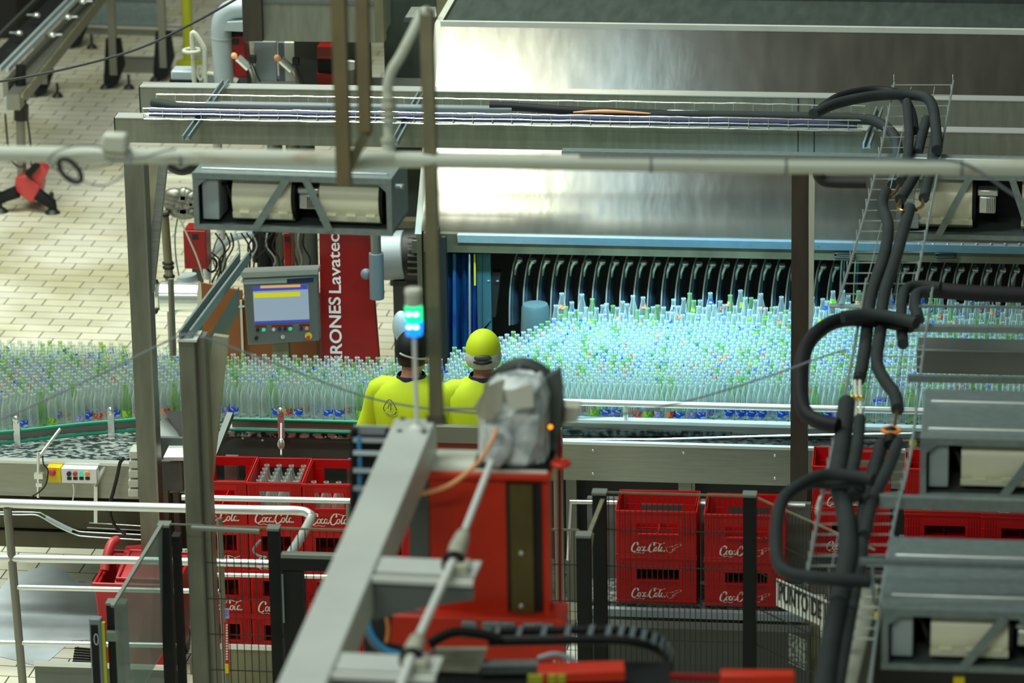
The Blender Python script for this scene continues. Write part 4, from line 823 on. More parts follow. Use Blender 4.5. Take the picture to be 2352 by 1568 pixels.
one('ribbon_cable', MB().tube([PT(1236, 1512, 15.2), PT(1275, 1502, 15.2), PT(1310, 1512, 15.2), PT(1322, 1522, 15.2)], .010, 8, 5), 'greyl', 'pale blue-grey cables bulging above the bracket strip', 'cable')
one('red_cover', MB().beam(PT(1235, 1545, 15.0), PT(1435, 1540, 15.0), .10, .04), 'red', 'long pale red cover strip at the bottom edge', 'cover', bevel=.004)
one('red_cover', MB().beam(PT(1655, 1560, 15.0), PT(1825, 1562, 15.0), .06, .06), 'red', 'short bright red block at the bottom edge right of centre', 'cover', bevel=.006)
one('red_bar', MB().beam(PT(1540, 1553, 15.05), PT(1660, 1557, 15.05), .03, .02), 'redd', 'thin dark red bar joining the red covers at the bottom', 'bar')
for px in (1212, 1258, 1280): one('yellow_marker', MB().bx(PT(px, 1560, 14.8).x, PT(px+ (34 if px == 1212 else 18), 1560, 14.8).x, PT(px, 1560, 14.8).y, PT(px, 1560, 14.8).y+.02, PT(px, 1572, 14.8).z, PT(px, 1551, 14.8).z), 'yelg', {1212: 'widest yellow marker tab at the bottom edge', 1258: 'middle yellow marker tab at the bottom edge', 1280: 'right hand yellow marker tab at the bottom edge'}[px], 'marker')
one('dark_floor_machine', MB().beam(PT(960, 1590, 15.1), PT(1540, 1594, 15.1), .3, .12), 'blackm', 'dark machine base along the bottom edge under the red housing', 'machine')

# ================================================================ crates
LOGO = [  # strokes (x, z) of the script lettering, weight
    ([(.98, 1.02), (1.02, 1.30), (.80, 1.46), (.46, 1.22), (.18, .70), (.14, .22), (.36, .0), (.66, .10), (.92, .36)], .15),
    ([(.30, .0), (.70, -.20), (1.15, -.10), (1.60, -.22), (1.95, -.12)], .08),
    ([(1.22, .78), (1.04, .62), (.98, .30), (1.14, .14), (1.32, .34), (1.36, .66), (1.22, .78)], .11),
    ([(1.74, .70), (1.60, .78), (1.46, .52), (1.46, .22), (1.62, .14), (1.80, .34)], .12),
    ([(2.20, .70), (2.04, .78), (1.86, .50), (1.90, .18), (2.06, .20), (2.20, .52), (2.26, .74), (2.16, .30), (2.30, .14), (2.46, .36)], .11),
    ([(2.42, .50), (2.66, .56)], .12),
    ([(3.34, 1.00), (3.42, 1.30), (3.20, 1.46), (2.90, 1.20), (2.66, .70), (2.66, .22), (2.86, .0), (3.14, .10), (3.36, .34)], .15),
    ([(2.76, 1.12), (3.05, 1.36), (3.45, 1.50), (3.95, 1.34), (4.45, 1.28), (4.90, 1.46)], .09),
    ([(3.66, .78), (3.48, .62), (3.42, .30), (3.58, .14), (3.76, .34), (3.80, .66), (3.66, .78)], .11),
    ([(4.34, 1.30), (4.16, 1.0), (4.00, .50), (4.00, .18), (4.14, .16), (4.26, .34)], .12),
    ([(4.68, .70), (4.52, .78), (4.34, .50), (4.38, .18), (4.54, .20), (4.68, .52), (4.74, .74), (4.64, .30), (4.78, .14), (4.94, .30)], .11)]
def logo(w_, x0, z0, y, wave=False):
    mb = MB(); s_ = w_/4.95
    for pts, wt in LOGO: mb.ribbon([(x0+a*s_, y, z0+b_*s_) for a, b_ in pts], wt*s_*1.2, (0, -1, 0))
    if wave:
        x1 = x0+5.0*s_
        mb.ribbon([(x1+a*s_, y, z0+b_*s_) for a, b_ in ((0, .75), (.55, .85), (1.1, .95), (1.6, 1.2), (2.2, 1.3))], .05*s_, (0, -1, 0))
        mb.ribbon([(x1+a*s_, y, z0+b_*s_) for a, b_ in ((.1, .55), (.45, -.05), (1.0, .15), (1.5, .75), (2.2, 1.05), (2.25, 1.3))], .05*s_, (0, -1, 0))
        mb.ribbon([(x1+a*s_, y, z0+b_*s_) for a, b_ in ((1.0, 1.0), (1.25, .7), (1.0, .4), (1.4, .35))], .09*s_, (0, -1, 0))
    return mb
def crate(lab, W_, D_, H_, group, lw, lx, wave, hole=(.22, .78, .50, .80), hb=None):
    t = thing('bottle_crate', lab, 'crate', (0, 0, 0), group); e = .010; m = MB(); hx0, hx1, hz0, hz1 = hole[0]*W_, hole[1]*W_, hole[2]*H_, hole[3]*H_
    for yy in (0, D_-e):
        m.bx(0, W_, yy, yy+e, 0, hz0); m.bx(0, W_, yy, yy+e, hz1, H_); m.bx(0, hx0, yy, yy+e, hz0, hz1); m.bx(hx1, W_, yy, yy+e, hz0, hz1)
    for xx in (0, W_-e): m.bx(xx, xx+e, e, D_-e, 0, H_)
    m.bx(e, W_-e, e, D_-e, 0, .008)
    r_ = MB()
    for (a, b_, c, d) in ((-.004, W_+.004, -.005, .009), (-.004, W_+.004, D_-.009, D_+.005), (-.004, .009, 0, D_), (W_-.009, W_+.004, 0, D_)): m.bx(a, b_, c, d, H_-.014, H_)
    m.bx(-.003, W_+.003, -.004, .0, .0, .014)
    part('crate_body', m, 'redc', t, bevel=.002)
    for i in range(5): part('rib', MB().bx(W_*(.04+.034*i), W_*(.04+.034*i)+.003, -.004, 0, H_*.38, H_*.9), 'redc', t)
    for i in range(5): part('rib', MB().bx(W_*(.96-.034*i)-.003, W_*(.96-.034*i), -.004, 0, H_*.38, H_*.9), 'redc', t)
    part('inner_dividers', MB().bx(e, W_-e, D_*.5, D_*.5+.005, .01, H_*.4).bx(W_*.5, W_*.5+.005, e, D_-e, .01, H_*.4), 'redc', t)
    part('handle_lip', MB().bx(hx0, hx1, -.008, 0, hz0-.008, hz0), 'redc', t)
    part('printed_logo', logo(lw, lx, .028, -.0065, wave), 'print', t, 'white script lettering', smooth=False)
    return t
ORD = ['topmost', 'second from top', 'third from top', 'bottom']
CW, CD, CH = .296, .40, .2595
base = PY(567, 1107, 21.3); zt0 = base.z
cL = crate('x', CW, CD, CH, None, .215, .035, False, (.22, .78, .46, .80)); first = True
xcol = [PY(441, 1108, 21.3).x, PY(567, 1107, 21.3).x-.0, PY(694, 1114, 21.3).x, PY(694, 1114, 21.3).x+.30]
names = ['partly hidden leftmost', 'middle', 'right', 'far right, mostly hidden']
for ci, xc in enumerate(xcol):
    for ri in range(4):
        if ci == 3 and ri == 0: pass
        o = cL if first else copy_tree(cL); first = False
        o.location = (xc, 21.3, zt0-(ri+1)*CH); o.rotation_euler = (0, 0, .03)
        tag(o, 'red crate with white lettering, %s in the %s left stack' % (ORD[ri], names[ci]), 'crate', 'red crates stacked at left')
one('pallet', MB().bx(xcol[0]-.05, xcol[3]+.36, 21.28, 21.78, 0, zt0-4*CH-.001), 'postb', 'beige pallet deck under the left stacks of red crates', 'pallet')
pb = proto(0, None)[0]
def inside(xc, yc, zc, cols, rows, sx, sy, n0, lab, grp):
    for i in range(cols):
        for j in range(rows):
            if n0 and (i, j) not in n0: continue
            o = copy_tree(pb); o.location = (xc+.042+i*sx, yc+.045+j*sy+.02, zc+.009); tag(o, lab, 'bottle', grp)
inside(xcol[1], 21.3, zt0-CH, 4, 6, .068, .061, None, 'clear empty bottle inside the topmost crate of the middle left stack', 'bottles in the middle left crate')
inside(xcol[2], 21.3, zt0-CH, 4, 6, .068, .061, [(0, 0), (1, 0), (2, 0), (0, 1), (1, 1), (2, 1)], 'clear empty bottle inside the topmost crate of the right left stack', 'bottles in the right crate of the left stacks')
# right crates
RWd, RD, RH = .404, .30, .246
YR = 19.95; b0 = PY(1415, 1171, YR); z0 = b0.z
cR = crate('x', RWd, RD, RH, None, .172, .075, True, (.26, .78, .50, .72))
xr_c = [PY(1415, 1250, YR).x, PY(1618, 1250, YR).x]
first = True
for ci, (xc, nm) in enumerate(zip(xr_c, ('stack left of the black fence post', 'stack behind the black fence post'))):
    for ri in range(2):
        o = cR if first else copy_tree(cR); first = False
        o.location = (xc, YR, z0-(ri+1)*RH-.006*ci); o.rotation_euler = (0, 0, .02)
        tag(o, 'red crate with white lettering, %s of the %s' % (('top', 'bottom')[ri], nm), 'crate', 'red crates behind the fence')
xq = [PY(2078, 1150, 20.9).x, PY(2255, 1150, 20.9).x, PY(1868, 1150, 21.0).x]
for ci, (xc, pyb, Yc, nr, nm) in enumerate(((xq[0], 1172, 20.9, 2, 'stack just left of the lower right drive units'), (xq[1], 1174, 20.9, 2, 'stack at the right edge above the nearest drive unit'), (xq[2], 1172, 20.9, 2, 'stack behind the thick foam pipes'))):
    zb_ = PY(1900, pyb, Yc).z
    for ri in range(2):
        o = copy_tree(cR); o.location = (xc, Yc, zb_-ri*(RH+.001)); o.rotation_euler = (0, 0, .02)
        tag(o, 'red crate, %s in the %s' % (['upper', 'lower'][ri], nm), 'crate', 'red crates at far right')
zb_ = z0-2*RH-.006
t = thing('roller_conveyor', 'pale roller conveyor under the red crates behind the fence', 'conveyor', (PY(1600, 1400, YR).x, YR, 0))
xa = PY(1330, 1395, YR).x; xb = PY(1850, 1395, YR).x
part('bed', MB().bx(xa, xb, YR+.03, YR+.35, zb_-.04, zb_-.008), 'checker', t); part('front_beam', MB().bx(xa, xb, YR-.06, YR-.02, zb_-.05, zb_-.012), 'greyl', t)
for i in range(3):
    part('side_tube', MB().cyl((xa, YR-.1-.02*i, zb_-.075-.032*i), (xb, YR-.1-.02*i, zb_-.075-.032*i), .012, 10), 'tube', t)
part('skirt', MB().bx(xa, xb, YR-.05, YR, .05, zb_-.24), 'greycab', t)
part('back_wall', MB().bx(xa, xb, YR+.42, YR+.46, 0.05, PY(1500, 1148, YR+.42).z), 'greyp', t, 'grey back sheet'); 
part('back_rail', MB().tube([PY(1306, 1285, YR+.36), PY(1312, 1152, YR+.36), PY(1500, 1155, YR+.36), PY(1850, 1160, YR+.36)], .013, 10), 'chrome', t)
xb = PY(2480, 1395, YR).x
for px in (1345, 1700): part('leg', MB().bx(PY(px, 1480, YR+.1).x, PY(px, 1480, YR+.1).x+.06, YR+.1, YR+.16, 0, zb_-.04), 'tubedark', t)
xc_ = xq[0]; 
# shelf that carries the far right stacks
zs = PY(1900, 1172, 20.9).z
t = thing('crate_conveyor', 'dark conveyor bed under the far right crate stacks', 'conveyor', (PY(2150, 1300, 20.9).x, 20.9, 0))
part('bed', MB().bx(PY(2060, 1290, 20.9).x, xb, 20.88, 21.25, zs-RH-.06, zs-RH-.008), 'greycab', t)
part('leg', MB().bx(xq[0]+.1, xq[0]+.16, 20.95, 21.01, 0, zs-RH-.06), 'tubedark', t); part('bed', MB().bx(xq[2]-.02, xq[2]+.42, 20.88, 21.25, zs-RH-.06, zs-RH-.008), 'greycab', t); part('leg', MB().bx(xq[2]+.1, xq[2]+.16, 20.95, 21.01, 0, zs-RH-.05), 'tubedark', t)

# ================================================================ railings
YH = 20.3
def hrail(name, lab, pts, r, posts=(), mt='tube', pz=0):
    t = thing(name, lab, 'handrail', pts[0]); part('top_rail', MB().tube(pts, r, 14, 4), mt, t); return t
zr1 = PY(300, 1166, YH).z
t = thing('handrail', 'thick stainless handrail with four bars crossing the lower left corner', 'handrail', (PY(30, 1500, YH).x, YH, 0))
pt_ = [PY(-60, 1153, YH), PY(200, 1161, YH), PY(560, 1170, YH), PY(680, 1172, YH), PY(710, 1180, YH-.03), PZ(713, 1192, zr1-.01), PZ(690, 1235, zr1-.02), PZ(655, 1290, zr1-.03)]
part('top_bar', MB().tube(pt_, .024, 16, 4), 'tube', t)
part('middle_bar', MB().tube([PY(-60, 1280, YH), PY(300, 1286, YH), PY(622, 1294, YH)], .021, 14), 'tube', t)
part('lower_bar', MB().tube([PY(40, 1348, YH), PY(300, 1354, YH), PY(503, 1358, YH)], .014, 12), 'tube', t); part('bottom_bar', MB().tube([PY(-60, 1474, YH), PY(300, 1480, YH), PY(412, 1482, YH)], .014, 12), 'tube', t)
part('post', MB().tube([PY(17, 1165, YH), PY(55, 1600, YH)], .022, 14), 'tubedark', t)
part('post', MB().tube([PY(504, 1190, YH+.02), PY(520, 1600, YH+.02)], .016, 12), 'tubedark', t)
t = thing('handrail', 'thin twin bar rail in front of the left crate stacks', 'handrail', PY(600, 1145, 20.9)); part('top_bar', MB().tube([PY(418, 1142, 20.9), PY(805, 1150, 20.9)], .016, 12), 'tube', t)
part('lower_bar', MB().tube([PY(475, 1319, 20.9), PY(800, 1325, 20.9)], .012, 12), 'tube', t); part('post', MB().tube([PY(800, 1150, 20.9), PY(806, 1560, 20.9)], .014, 10), 'tubedark', t)
part('post', MB().tube([PY(480, 1144, 20.9), PY(488, 1560, 20.9)], .014, 10), 'tubedark', t)
t = thing('sheet_barrier', 'beige sheet barrier below the left crate stacks', 'barrier', PY(640, 1600, 20.75)); part('sheet', MB().S(455, 820, 1492, 1600, 20.75, .03), 'postb', t); part('top_rail', MB().S(455, 800, 1486, 1494, 20.74, .03), 'tube', t)
t = thing('sheet_barrier', 'grey metal sheet barrier at the bottom left behind the yellow strip', 'barrier', PY(250, 1620, 20.9)); part('sheet', MB().S(82, 420, 1532, 1620, 20.9, .02), 'greyp', t); part('top_rail', MB().S(78, 420, 1527, 1535, 20.88, .03), 'tube', t)

# ================================================================ black fence
YF = 19.3
zft = PY(1500, 1133, YF).z
def fence_panel(lab, A_, B_, ztop, nv, ys_, zbot=0.15, lastrow=True):
    t = thing('mesh_fence', lab, 'fence', (A_+B_)/2)
    A_ = V((A_.x, A_.y, 0)); B_ = V((B_.x, B_.y, 0)); m = MB()
    for i in range(nv+1): p = A_+(B_-A_)*i/nv; m.beam(p+V((0, 0, zbot)), p+V((0, 0, ztop)), .0042, .0042, (0, 1, 0))
    for z_ in ys_: m.beam(A_+V((0, -.004, z_)), B_+V((0, -.004, z_)), .004, .005)
    part('wire_mesh', m, 'meshf', t); part('top_wire', MB().beam(A_+V((0, 0, ztop)), B_+V((0, 0, ztop)), .008, .009), 'postb', t); return t
rows = [zft-.19*i for i in range(1, 10)]
pC = PY(1722, 1135, YF); pB = PY(1385, 1130, YF); pA = PZ(1338, 1228, zft); pD = PZ(2010, 1272, zft-.02)
fence_panel('black wire mesh fence panel in front of the two red crate stacks', pB, pC, zft, 27, rows)
fence_panel('black wire mesh fence panel running towards the viewer under the foam pipes', pC+V((.02, 0, 0)), pD, zft, 34, rows)
fence_panel('black wire mesh fence panel right of the red machine housing', PY(1262, 1222, YF), PY(1330, 1224, YF), zft-.20, 6, rows[1:])
zfl = PY(620, 1212, YF).z
fence_panel('black wire mesh fence panel in front of the left crate stacks', PY(468, 1206, YF), PY(800, 1218, YF), zfl, 20, [zfl-.19*i for i in range(1, 8)])
def fpost(lab, px, pyt, Y_, wd, lean=0, capm='cap', zb0=0.0):
    p = PY(px, pyt, Y_); t = thing('fence_post', lab, 'post', (p.x, Y_, 0)); part('shaft', MB().bx(p.x-wd/2, p.x+wd/2, Y_-.03, Y_+.03, zb0, p.z), 'blackm', t); part('cap', MB().bx(p.x-wd/2-.003, p.x+wd/2+.003, Y_-.034, Y_+.034, p.z, p.z+.012), capm, t); return t
fpost('black fence post between the two mesh panels at right', 1722, 1137, YF, .062)
fpost('black fence post left of the right hand crate stacks', 1377, 1132, YF, .066)
fpost('shorter black fence post right of the red machine housing', 1341, 1230, YF-.55, .068)
fpost('black fence post before the middle left crate stack', 629, 1214, YF, .056); fpost('black fence post with slanted stay at lower left', 377, 1206, YF, .056)
fpost('thin black fence post beside the near left column', 405, 1232, YF+.2, .035, capm='blackm')
fpost('thick black gate post with small lock plate at lower left', 268, 1385, YF-.35, .092)
one('fence_stay', MB().beam(PY(1385, 1145, YF-.02), PZ(1352, 1228, zft-.02), .02, .012), 'postb', 'pale slanting stay between two black fence posts right of the red housing', 'stay')
one('fence_stay', MB().beam(PY(1352, 1310, YF-.25), PY(1362, 1225, YF-.25), .01, .01).beam(PY(1352, 1310, YF-.25), PY(1352, 1400, YF-.25), .01, .01), 'postb', 'thin pale brace wire between two black posts', 'stay')
one('fence_stay', MB().beam(PY(371, 1204, YF-.02), PZ(258, 1392, zfl-.08), .018, .012), 'cap', 'slanting grey stay from the lower left fence post to the gate post', 'stay')
one('fence_stay', MB().beam(PY(383, 1203, YF), PY(470, 1206, YF), .006, .008), 'cap', 'thin pale top wire between lower left fence post and near column', 'wire')
one('clear_screen', MB().prism([PY(372, 1212, YF-.03), PZ(262, 1395, zfl-.10), PZ(262, 1395, zfl-.10)-V((0, 0, .6)), PY(372, 1500, YF-.03)], (.004, 0, 0)), 'clearp', 'clear smoked guard screen between lower left fence post and gate post', 'screen')
t = thing('lock_plate', 'small pale rounded lock plate on the thick black gate post', 'lock', PY(258, 1462, YF-.40)); part('plate', MB().S(243, 272, 1451, 1474, YF-.41, .03), 'cap', t, bevel=.006)
t = thing('gate_reader', 'blue-grey upright gate device with oval slot at lower left', 'gate device', PY(222, 1568, YF-.4)); part('housing', MB().S(209, 236, 1422, 1640, YF-.42, .05), 'hose', t, bevel=.006)
part('face', MB().S(213, 229, 1436, 1640, YF-.425, .006), 'blackm', t); cc = PY(221, 1468, YF-.43); part('oval_slot', MB().tube([cc+V((.010*cos(a), 0, .028*sin(a))) for a in [2*pi*i/14 for i in range(14)]], .003, 8, 2, closed=True), 'greyl', t)
one('yellow_strip', MB().S(235, 245, 1430, 1640, YF-.41, .02), 'yelg', 'narrow yellow strip beside the blue-grey gate device', 'strip')
t = thing('safety_gate', 'black gate frame with pale top bar left of the grey gantry beam', 'gate', PY(700, 1300, YF-.1)); part('top_bar', MB().S(645, 830, 1276, 1284, YF-.1, .05), 'cap', t); part('cross_member', MB().S(645, 830, 1284, 1312, YF-.1, .05), 'blackm', t)
part('side_member', MB().S(653, 700, 1312, 1600, YF-.1, .05), 'blackm', t); part('pull_rod', MB().S(648, 652, 1320, 1430, YF-.12, .01), 'hose', t)
one('pull_handle', MB().tube([PY(598, 1240, YF+.3), PY(582, 1262, YF+.3), PY(592, 1275, YF+.3), PY(612, 1280, YF+.3)], .006, 8, 4), 'greyl', 'small grey pull handle beside the fence post before the crates', 'handle')
one('horizontal_arm', MB().cyl(PY(440, 1212, YF-.2), PY(596, 1220, YF-.2), .013, 12), 'cap', 'short grey horizontal arm in front of the left crate stacks', 'arm')
t = thing('warning_strip', 'thin red and yellow printed strip hanging on the mesh before the left crates', 'strip', PY(521, 1400, YF-.05)); part('strip', MB().S(517, 525, 1428, 1548, YF-.05, .006), 'redc', t); part('yellow_end', MB().S(517, 525, 1525, 1546, YF-.056, .006), 'yellow', t); part('tag', MB().S(517, 526, 1398, 1420, YF-.05, .006), 'labelv', t)
for i in range(14): part('mark', MB().S(519, 523, 1434+i*6, 1437+i*6, YF-.053, .003), 'print', t)
# sign on the mesh
fd = (pD-pC).normalized(); up3 = V((0, 0, 1))
def fp(u_, z_): return V((pC.x+fd.x*u_, pC.y+fd.y*u_, z_))
t = thing('mesh_sign', 'white sign with black capital lettering fixed behind the mesh at lower right', 'sign', PZ(1840, 1390, zft-.3))
Ls = (PZ(1770, 1162, zft)-pC); u0 = .12
# find u where fence passes px 1778
def proj(p): c_ = RW.transposed() @ (p-V((0, 0, H))); return CX+F*c_.x/c_.z, CY+F*c_.y/c_.z
def u_at(px, z_):
    best = min(range(400), key=lambda i: abs(proj(fp(i*.01, z_))[0]-px)); return best*.01
ua = u_at(1780, zft-.35); ub = u_at(1905, zft-.35)
def z_at(u_, py): return min([zft-.01*i for i in range(150)], key=lambda z_: abs(proj(fp(u_, z_))[1]-py))
za_t, za_b = z_at(ua, 1330), z_at(ua, 1382); nrm = V((fd.y, -fd.x, 0)); 
off = -nrm*.012 if nrm.y < 0 else nrm*.012
part('board', MB().prism([fp(ua, za_t)+off, fp(ub, za_t)+off, fp(ub, za_b-.02)+off, fp(ua, za_b-.02)+off], tuple(off*.5)), 'white', t)
hh = za_t-za_b
X3 = V((fd.x, fd.y, 0)).normalized(); mtx = Matrix((( X3.x, 0, -nrm.x if 0 else nrm.x, 0), (X3.y, 0, nrm.y, 0), (0, 1, 0, 0), (0, 0, 0, 1)))
Lw = (fp(ub, 0)-fp(ua, 0)).length
o_ = fp(ua+.02, za_b+hh*.15)+off*.6
mtx = Matrix.Translation(o_) @ mtx @ Matrix.Scale(Lw/(hh*6.6), 4, (1, 0, 0))
text_part('PUNTO DE I', hh*1.05, mtx, 'black', t, 'lettering', 1)
one('pierced_plate', MB().prism([fp(ua+.05, z_at(ua, 1455))+off*4, fp(ua+.05+.18*Lw/.6, z_at(ua, 1455))+off*4, fp(ua+.05+.18*Lw/.6, z_at(ua, 1520))+off*4, fp(ua+.05, z_at(ua, 1520))+off*4], tuple(off)), 'checker', 'pierced metal plate seen through the mesh below the white sign', 'plate')
# blue-grey machine front seen through mesh at the bottom
one('grey_cabinet', MB().S(1340, 1860, 1445, 1640, 19.75, .1), 'greycab', 'dark grey cabinet front behind the mesh at the bottom right of centre', 'cabinet')

one('dark_cabinet', MB().bx(PY(1905, 1400, 20.45).x, PY(2480, 1400, 20.45).x, 20.45, 20.6, 0, PY(2100, 1335, 20.45).z), 'black', 'black cabinet face low behind the nearest drive unit', 'cabinet')
one('olive_post', MB().bx(PY(1838, 1500, 19.9).x, PY(1880, 1500, 19.9).x, 19.92, 20.0, 0, PY(1860, 1440, 19.9).z), 'postb', 'olive post low behind the mesh right of the pierced plate', 'post')
# ================================================================ wheelie bin
t = thing('waste_bin', 'red plastic wheeled waste bin with its lid tilted up behind the lower left fence', 'bin', (PY(300, 1530, 21.3).x, 21.3, 0))
x0 = PY(218, 1400, 21.2).x; x1 = PY(405, 1400, 21.2).x; zt_ = PY(300, 1345, 21.2).z; yb0 = 21.2
b = MB(); e_ = .03
P0 = [(x0+e_, yb0+e_, .06), (x1-e_, yb0+e_, .06), (x1-e_, yb0+.45, .06), (x0+e_, yb0+.45, .06)]; P1 = [(x0, yb0, zt_), (x1, yb0, zt_), (x1, yb0+.5, zt_), (x0, yb0+.5, zt_)]
P2 = [(x0+.02, yb0+.02, zt_), (x1-.02, yb0+.02, zt_), (x1-.02, yb0+.48, zt_), (x0+.02, yb0+.48, zt_)]; P3 = [(x0+.04, yb0+.05, .12), (x1-.04, yb0+.05, .12), (x1-.04, yb0+.43, .12), (x0+.04, yb0+.43, .12)]
b.add(P0+P1+P2+P3, [(0, 3, 2, 1)]+[(i, (i+1) % 4, 4+(i+1) % 4, 4+i) for i in range(4)]+[(4+i, 4+(i+1) % 4, 8+(i+1) % 4, 8+i) for i in range(4)]+[(8+i, 8+(i+1) % 4, 12+(i+1) % 4, 12+i) for i in range(4)]+[(12, 13, 14, 15)])
part('bin_body', b, 'redb', t, bevel=.012); rr = [V(p)+V((0, 0, 0)) for p in P1]; part('bin_rim', MB().tube(rr, .014, 8, 0, closed=True), 'redb', t)
lid = [PY(262, 1342, 21.25), PY(335, 1346, 21.25), PY(400, 1346, 21.25), PY(408, 1262, 21.62), PY(335, 1256, 21.62), PY(288, 1260, 21.62)]
part('lid', MB().prism(lid, (0, .015, .015)), 'redb', t, bevel=.004); li_ = part('lid_frame', MB().tube([p+V((0, -.012, .012)) for p in [PY(270, 1332, 21.28), PY(396, 1336, 21.28), PY(400, 1272, 21.58), PY(300, 1268, 21.58)]], .012, 8, 0, closed=True), 'redp', t)
part('handle', MB().tube([PY(240, 1310, 21.35), PY(246, 1275, 21.4), PY(256, 1248, 21.45), PY(268, 1240, 21.5)], .026, 12, 4), 'redp', t)
for s_ in (x0+.03, x1-.07): part('wheel', MB().cyl((s_, yb0+.42, .07), (s_+.04, yb0+.42, .07), .07, 18), 'black', t)

# ================================================================ left side control box, hopper and machine end
Yk = Yf-.10
t = thing('control_box', 'small yellow and white push button box with red mushroom stop at far left', 'control box', PY(175, 1105, Yk))
part('yellow_housing', MB().S(108, 140, 1073, 1108, Yk, .06), 'yellow', t, bevel=.004); part('white_housing', MB().S(141, 222, 1076, 1110, Yk, .06), 'white', t, bevel=.004)
part('stop_button', MB().lathe([(0, 0), (.012, 0), (.012, .012), (.020, .015), (.020, .024), (.012, .032), (0, .034)], tuple(PY(122, 1082, Yk)), 18, (0, -1, 0)), 'redp', t, 'red mushroom button')
for px, m_, l_ in ((159, 'navy', 'dark blue button'), (173, 'redp', 'pink button'), (187, 'btng', 'lit green button'), (201, 'orange', 'amber button')):
    bt = part('button', MB().lathe([(0, 0), (.013, 0), (.013, .012), (0, .014)], tuple(PY(px, 1087, Yk)), 16, (0, -1, 0)), m_, t, l_); part('button_tag', MB().S(px-5, px+5, 1095, 1102, Yk-.002, .003), 'black', t)
one('support_bracket', MB().beam(PY(215, 1115, Yk+.03), PY(238, 1070, Yk+.08), .05, .012).beam(PY(220, 1113, Yk+.03), PY(220, 1200, Yk+.03), .02, .012), 'tube', 'bent steel bracket right of the push button box', 'bracket')
t = thing('sensor_stand', 'small chrome clamp stand with tilted rod over the bare chain at left', 'stand', PY(88, 1140, Yk)); part('upright', MB().cyl(PY(88, 1038, Yk), PY(88, 1142, Yk), .009, 10), 'chrome', t); part('tilted_rod', MB().cyl(PY(92, 1045, Yk), PY(138, 985, Yk+.15), .009, 10), 'tube', t)
part('clamp', MB().S(78, 98, 1088, 1100, Yk-.01, .03), 'chrome', t); part('clamp', MB().S(82, 96, 1110, 1118, Yk-.01, .03), 'chrome', t)
cable2 = lambda lab, pts, Y_, r, m='black': one('cable', MB().tube([PY(x, y, Y_) for x, y in pts], r, 8, 5), m, lab, 'cable')
cable2('thin black cable beside the chrome clamp stand', [(98, 1045), (100, 1065), (110, 1080), (106, 1110), (92, 1128), (70, 1142)], Yk-.02, .004)
cable2('thick black cable curving down beside the beige motor at left', [(285, 1052), (276, 1062), (270, 1090), (260, 1130), (252, 1160), (256, 1190), (270, 1215), (290, 1225)], Yk-.05, .010)
cable2('white cable hanging below the push button box', [(168, 1112), (170, 1130), (166, 1155)], Yk, .004, 'white')
t = thing('beige_motor', 'beige ribbed gear motor between bare chain and left column', 'motor', PY(305, 1125, Yk-.1))
for i in range(5): part('rib', MB().S(296-i*.5, 318, 1036+i*22, 1054+i*22, Yk-.12, .12), 'postb' if 0 else 'oldwhite', t, bevel=.006)
one('wire_tray', MB().tube([PY(x, y, Yk-.1) for x, y in ((-30, 1180), (40, 1182), (80, 1182), (100, 1190), (130, 1208), (170, 1226), (200, 1232), (330, 1240))], .004, 6, 3).tube([PY(x, y, Yk-.02) for x, y in ((-30, 1176), (80, 1176), (105, 1184), (170, 1216), (205, 1222), (330, 1228))], .004, 6, 3).tube([PY(x, y, Yk+.04) for x, y in ((205, 1200), (330, 1208))], .003, 6).tube([PY(x, y, Yk+.04) for x, y in ((200, 1211), (330, 1218))], .003, 6), 'mesh', 'sagging zinc wire tray under the left conveyor', 'cable tray')
one('grey_conduit', MB().tube([PY(105, 1187, Yk-.06), PY(165, 1220, Yk-.06)], .012, 10), 'greyl', 'short grey conduit in the sagging wire tray', 'conduit')
t = thing('hopper', 'dark open steel chute between the two left columns', 'chute', PY(395, 1000, 21.9))
part('left_wing', MB().prism([PY(360, 985, 21.95), PY(378, 945, 22.1), PY(412, 1005, 21.9), PY(362, 1007, 21.9)], (0, .015, 0)), 'greyp', t); part('opening', MB().prism([PY(378, 945, 22.05), PY(432, 947, 22.05), PY(440, 1003, 21.93), PY(414, 1003, 21.93)], (0, .015, 0)), 'dark', t)
part('cover', MB().S(362, 440, 1006, 1050, 21.85, .03), 'galvd', t); part('shelf', MB().prism([PY(375, 1050, 21.75), PY(388, 1023, 21.85), PY(432, 1023, 21.85), PY(432, 1050, 21.75)], (0, 0, -.02)), 'white', t, 'white shelf'); part('lower_body', MB().S(366, 420, 1058, 1128, 21.82, .1), 'greyp', t, bevel=.006)
part('post', MB().S(372, 392, 1050, 1500, 21.95, .05), 'postb', t); part('post', MB().bx(PY(400, 1200, 21.95).x, PY(400, 1200, 21.95).x+.03, 21.95, 22.0, 0, PY(400, 1128, 21.95).z), 'tubedark', t)
one('lean_plate', MB().beam(PY(486, 1062, 21.75), PY(530, 950, 22.0), .035, .03), 'greyp', 'grey sloping bar rising to the left end of the green rail', 'bar')
one('dark_cabinet', MB().S(430, 1000, 1050, 1300, 22.42, .02), 'greycab', 'dark panel added under the left conveyor to hide the bright floor behind the red crate stacks', 'panel')  # added so the gap behind the crates stays dark
t = thing('valve_cluster', 'small chrome bottle shaped valve hanging over the middle crate', 'valve', PY(645, 1042, 21.9)); part('body', MB().cyl(PY(646, 1045, 21.9), PY(646, 972, 22.1), .006, 8).ell(PY(646, 1020, 21.95), (.022, .02, .035), 12, 8), 'chrome', t)

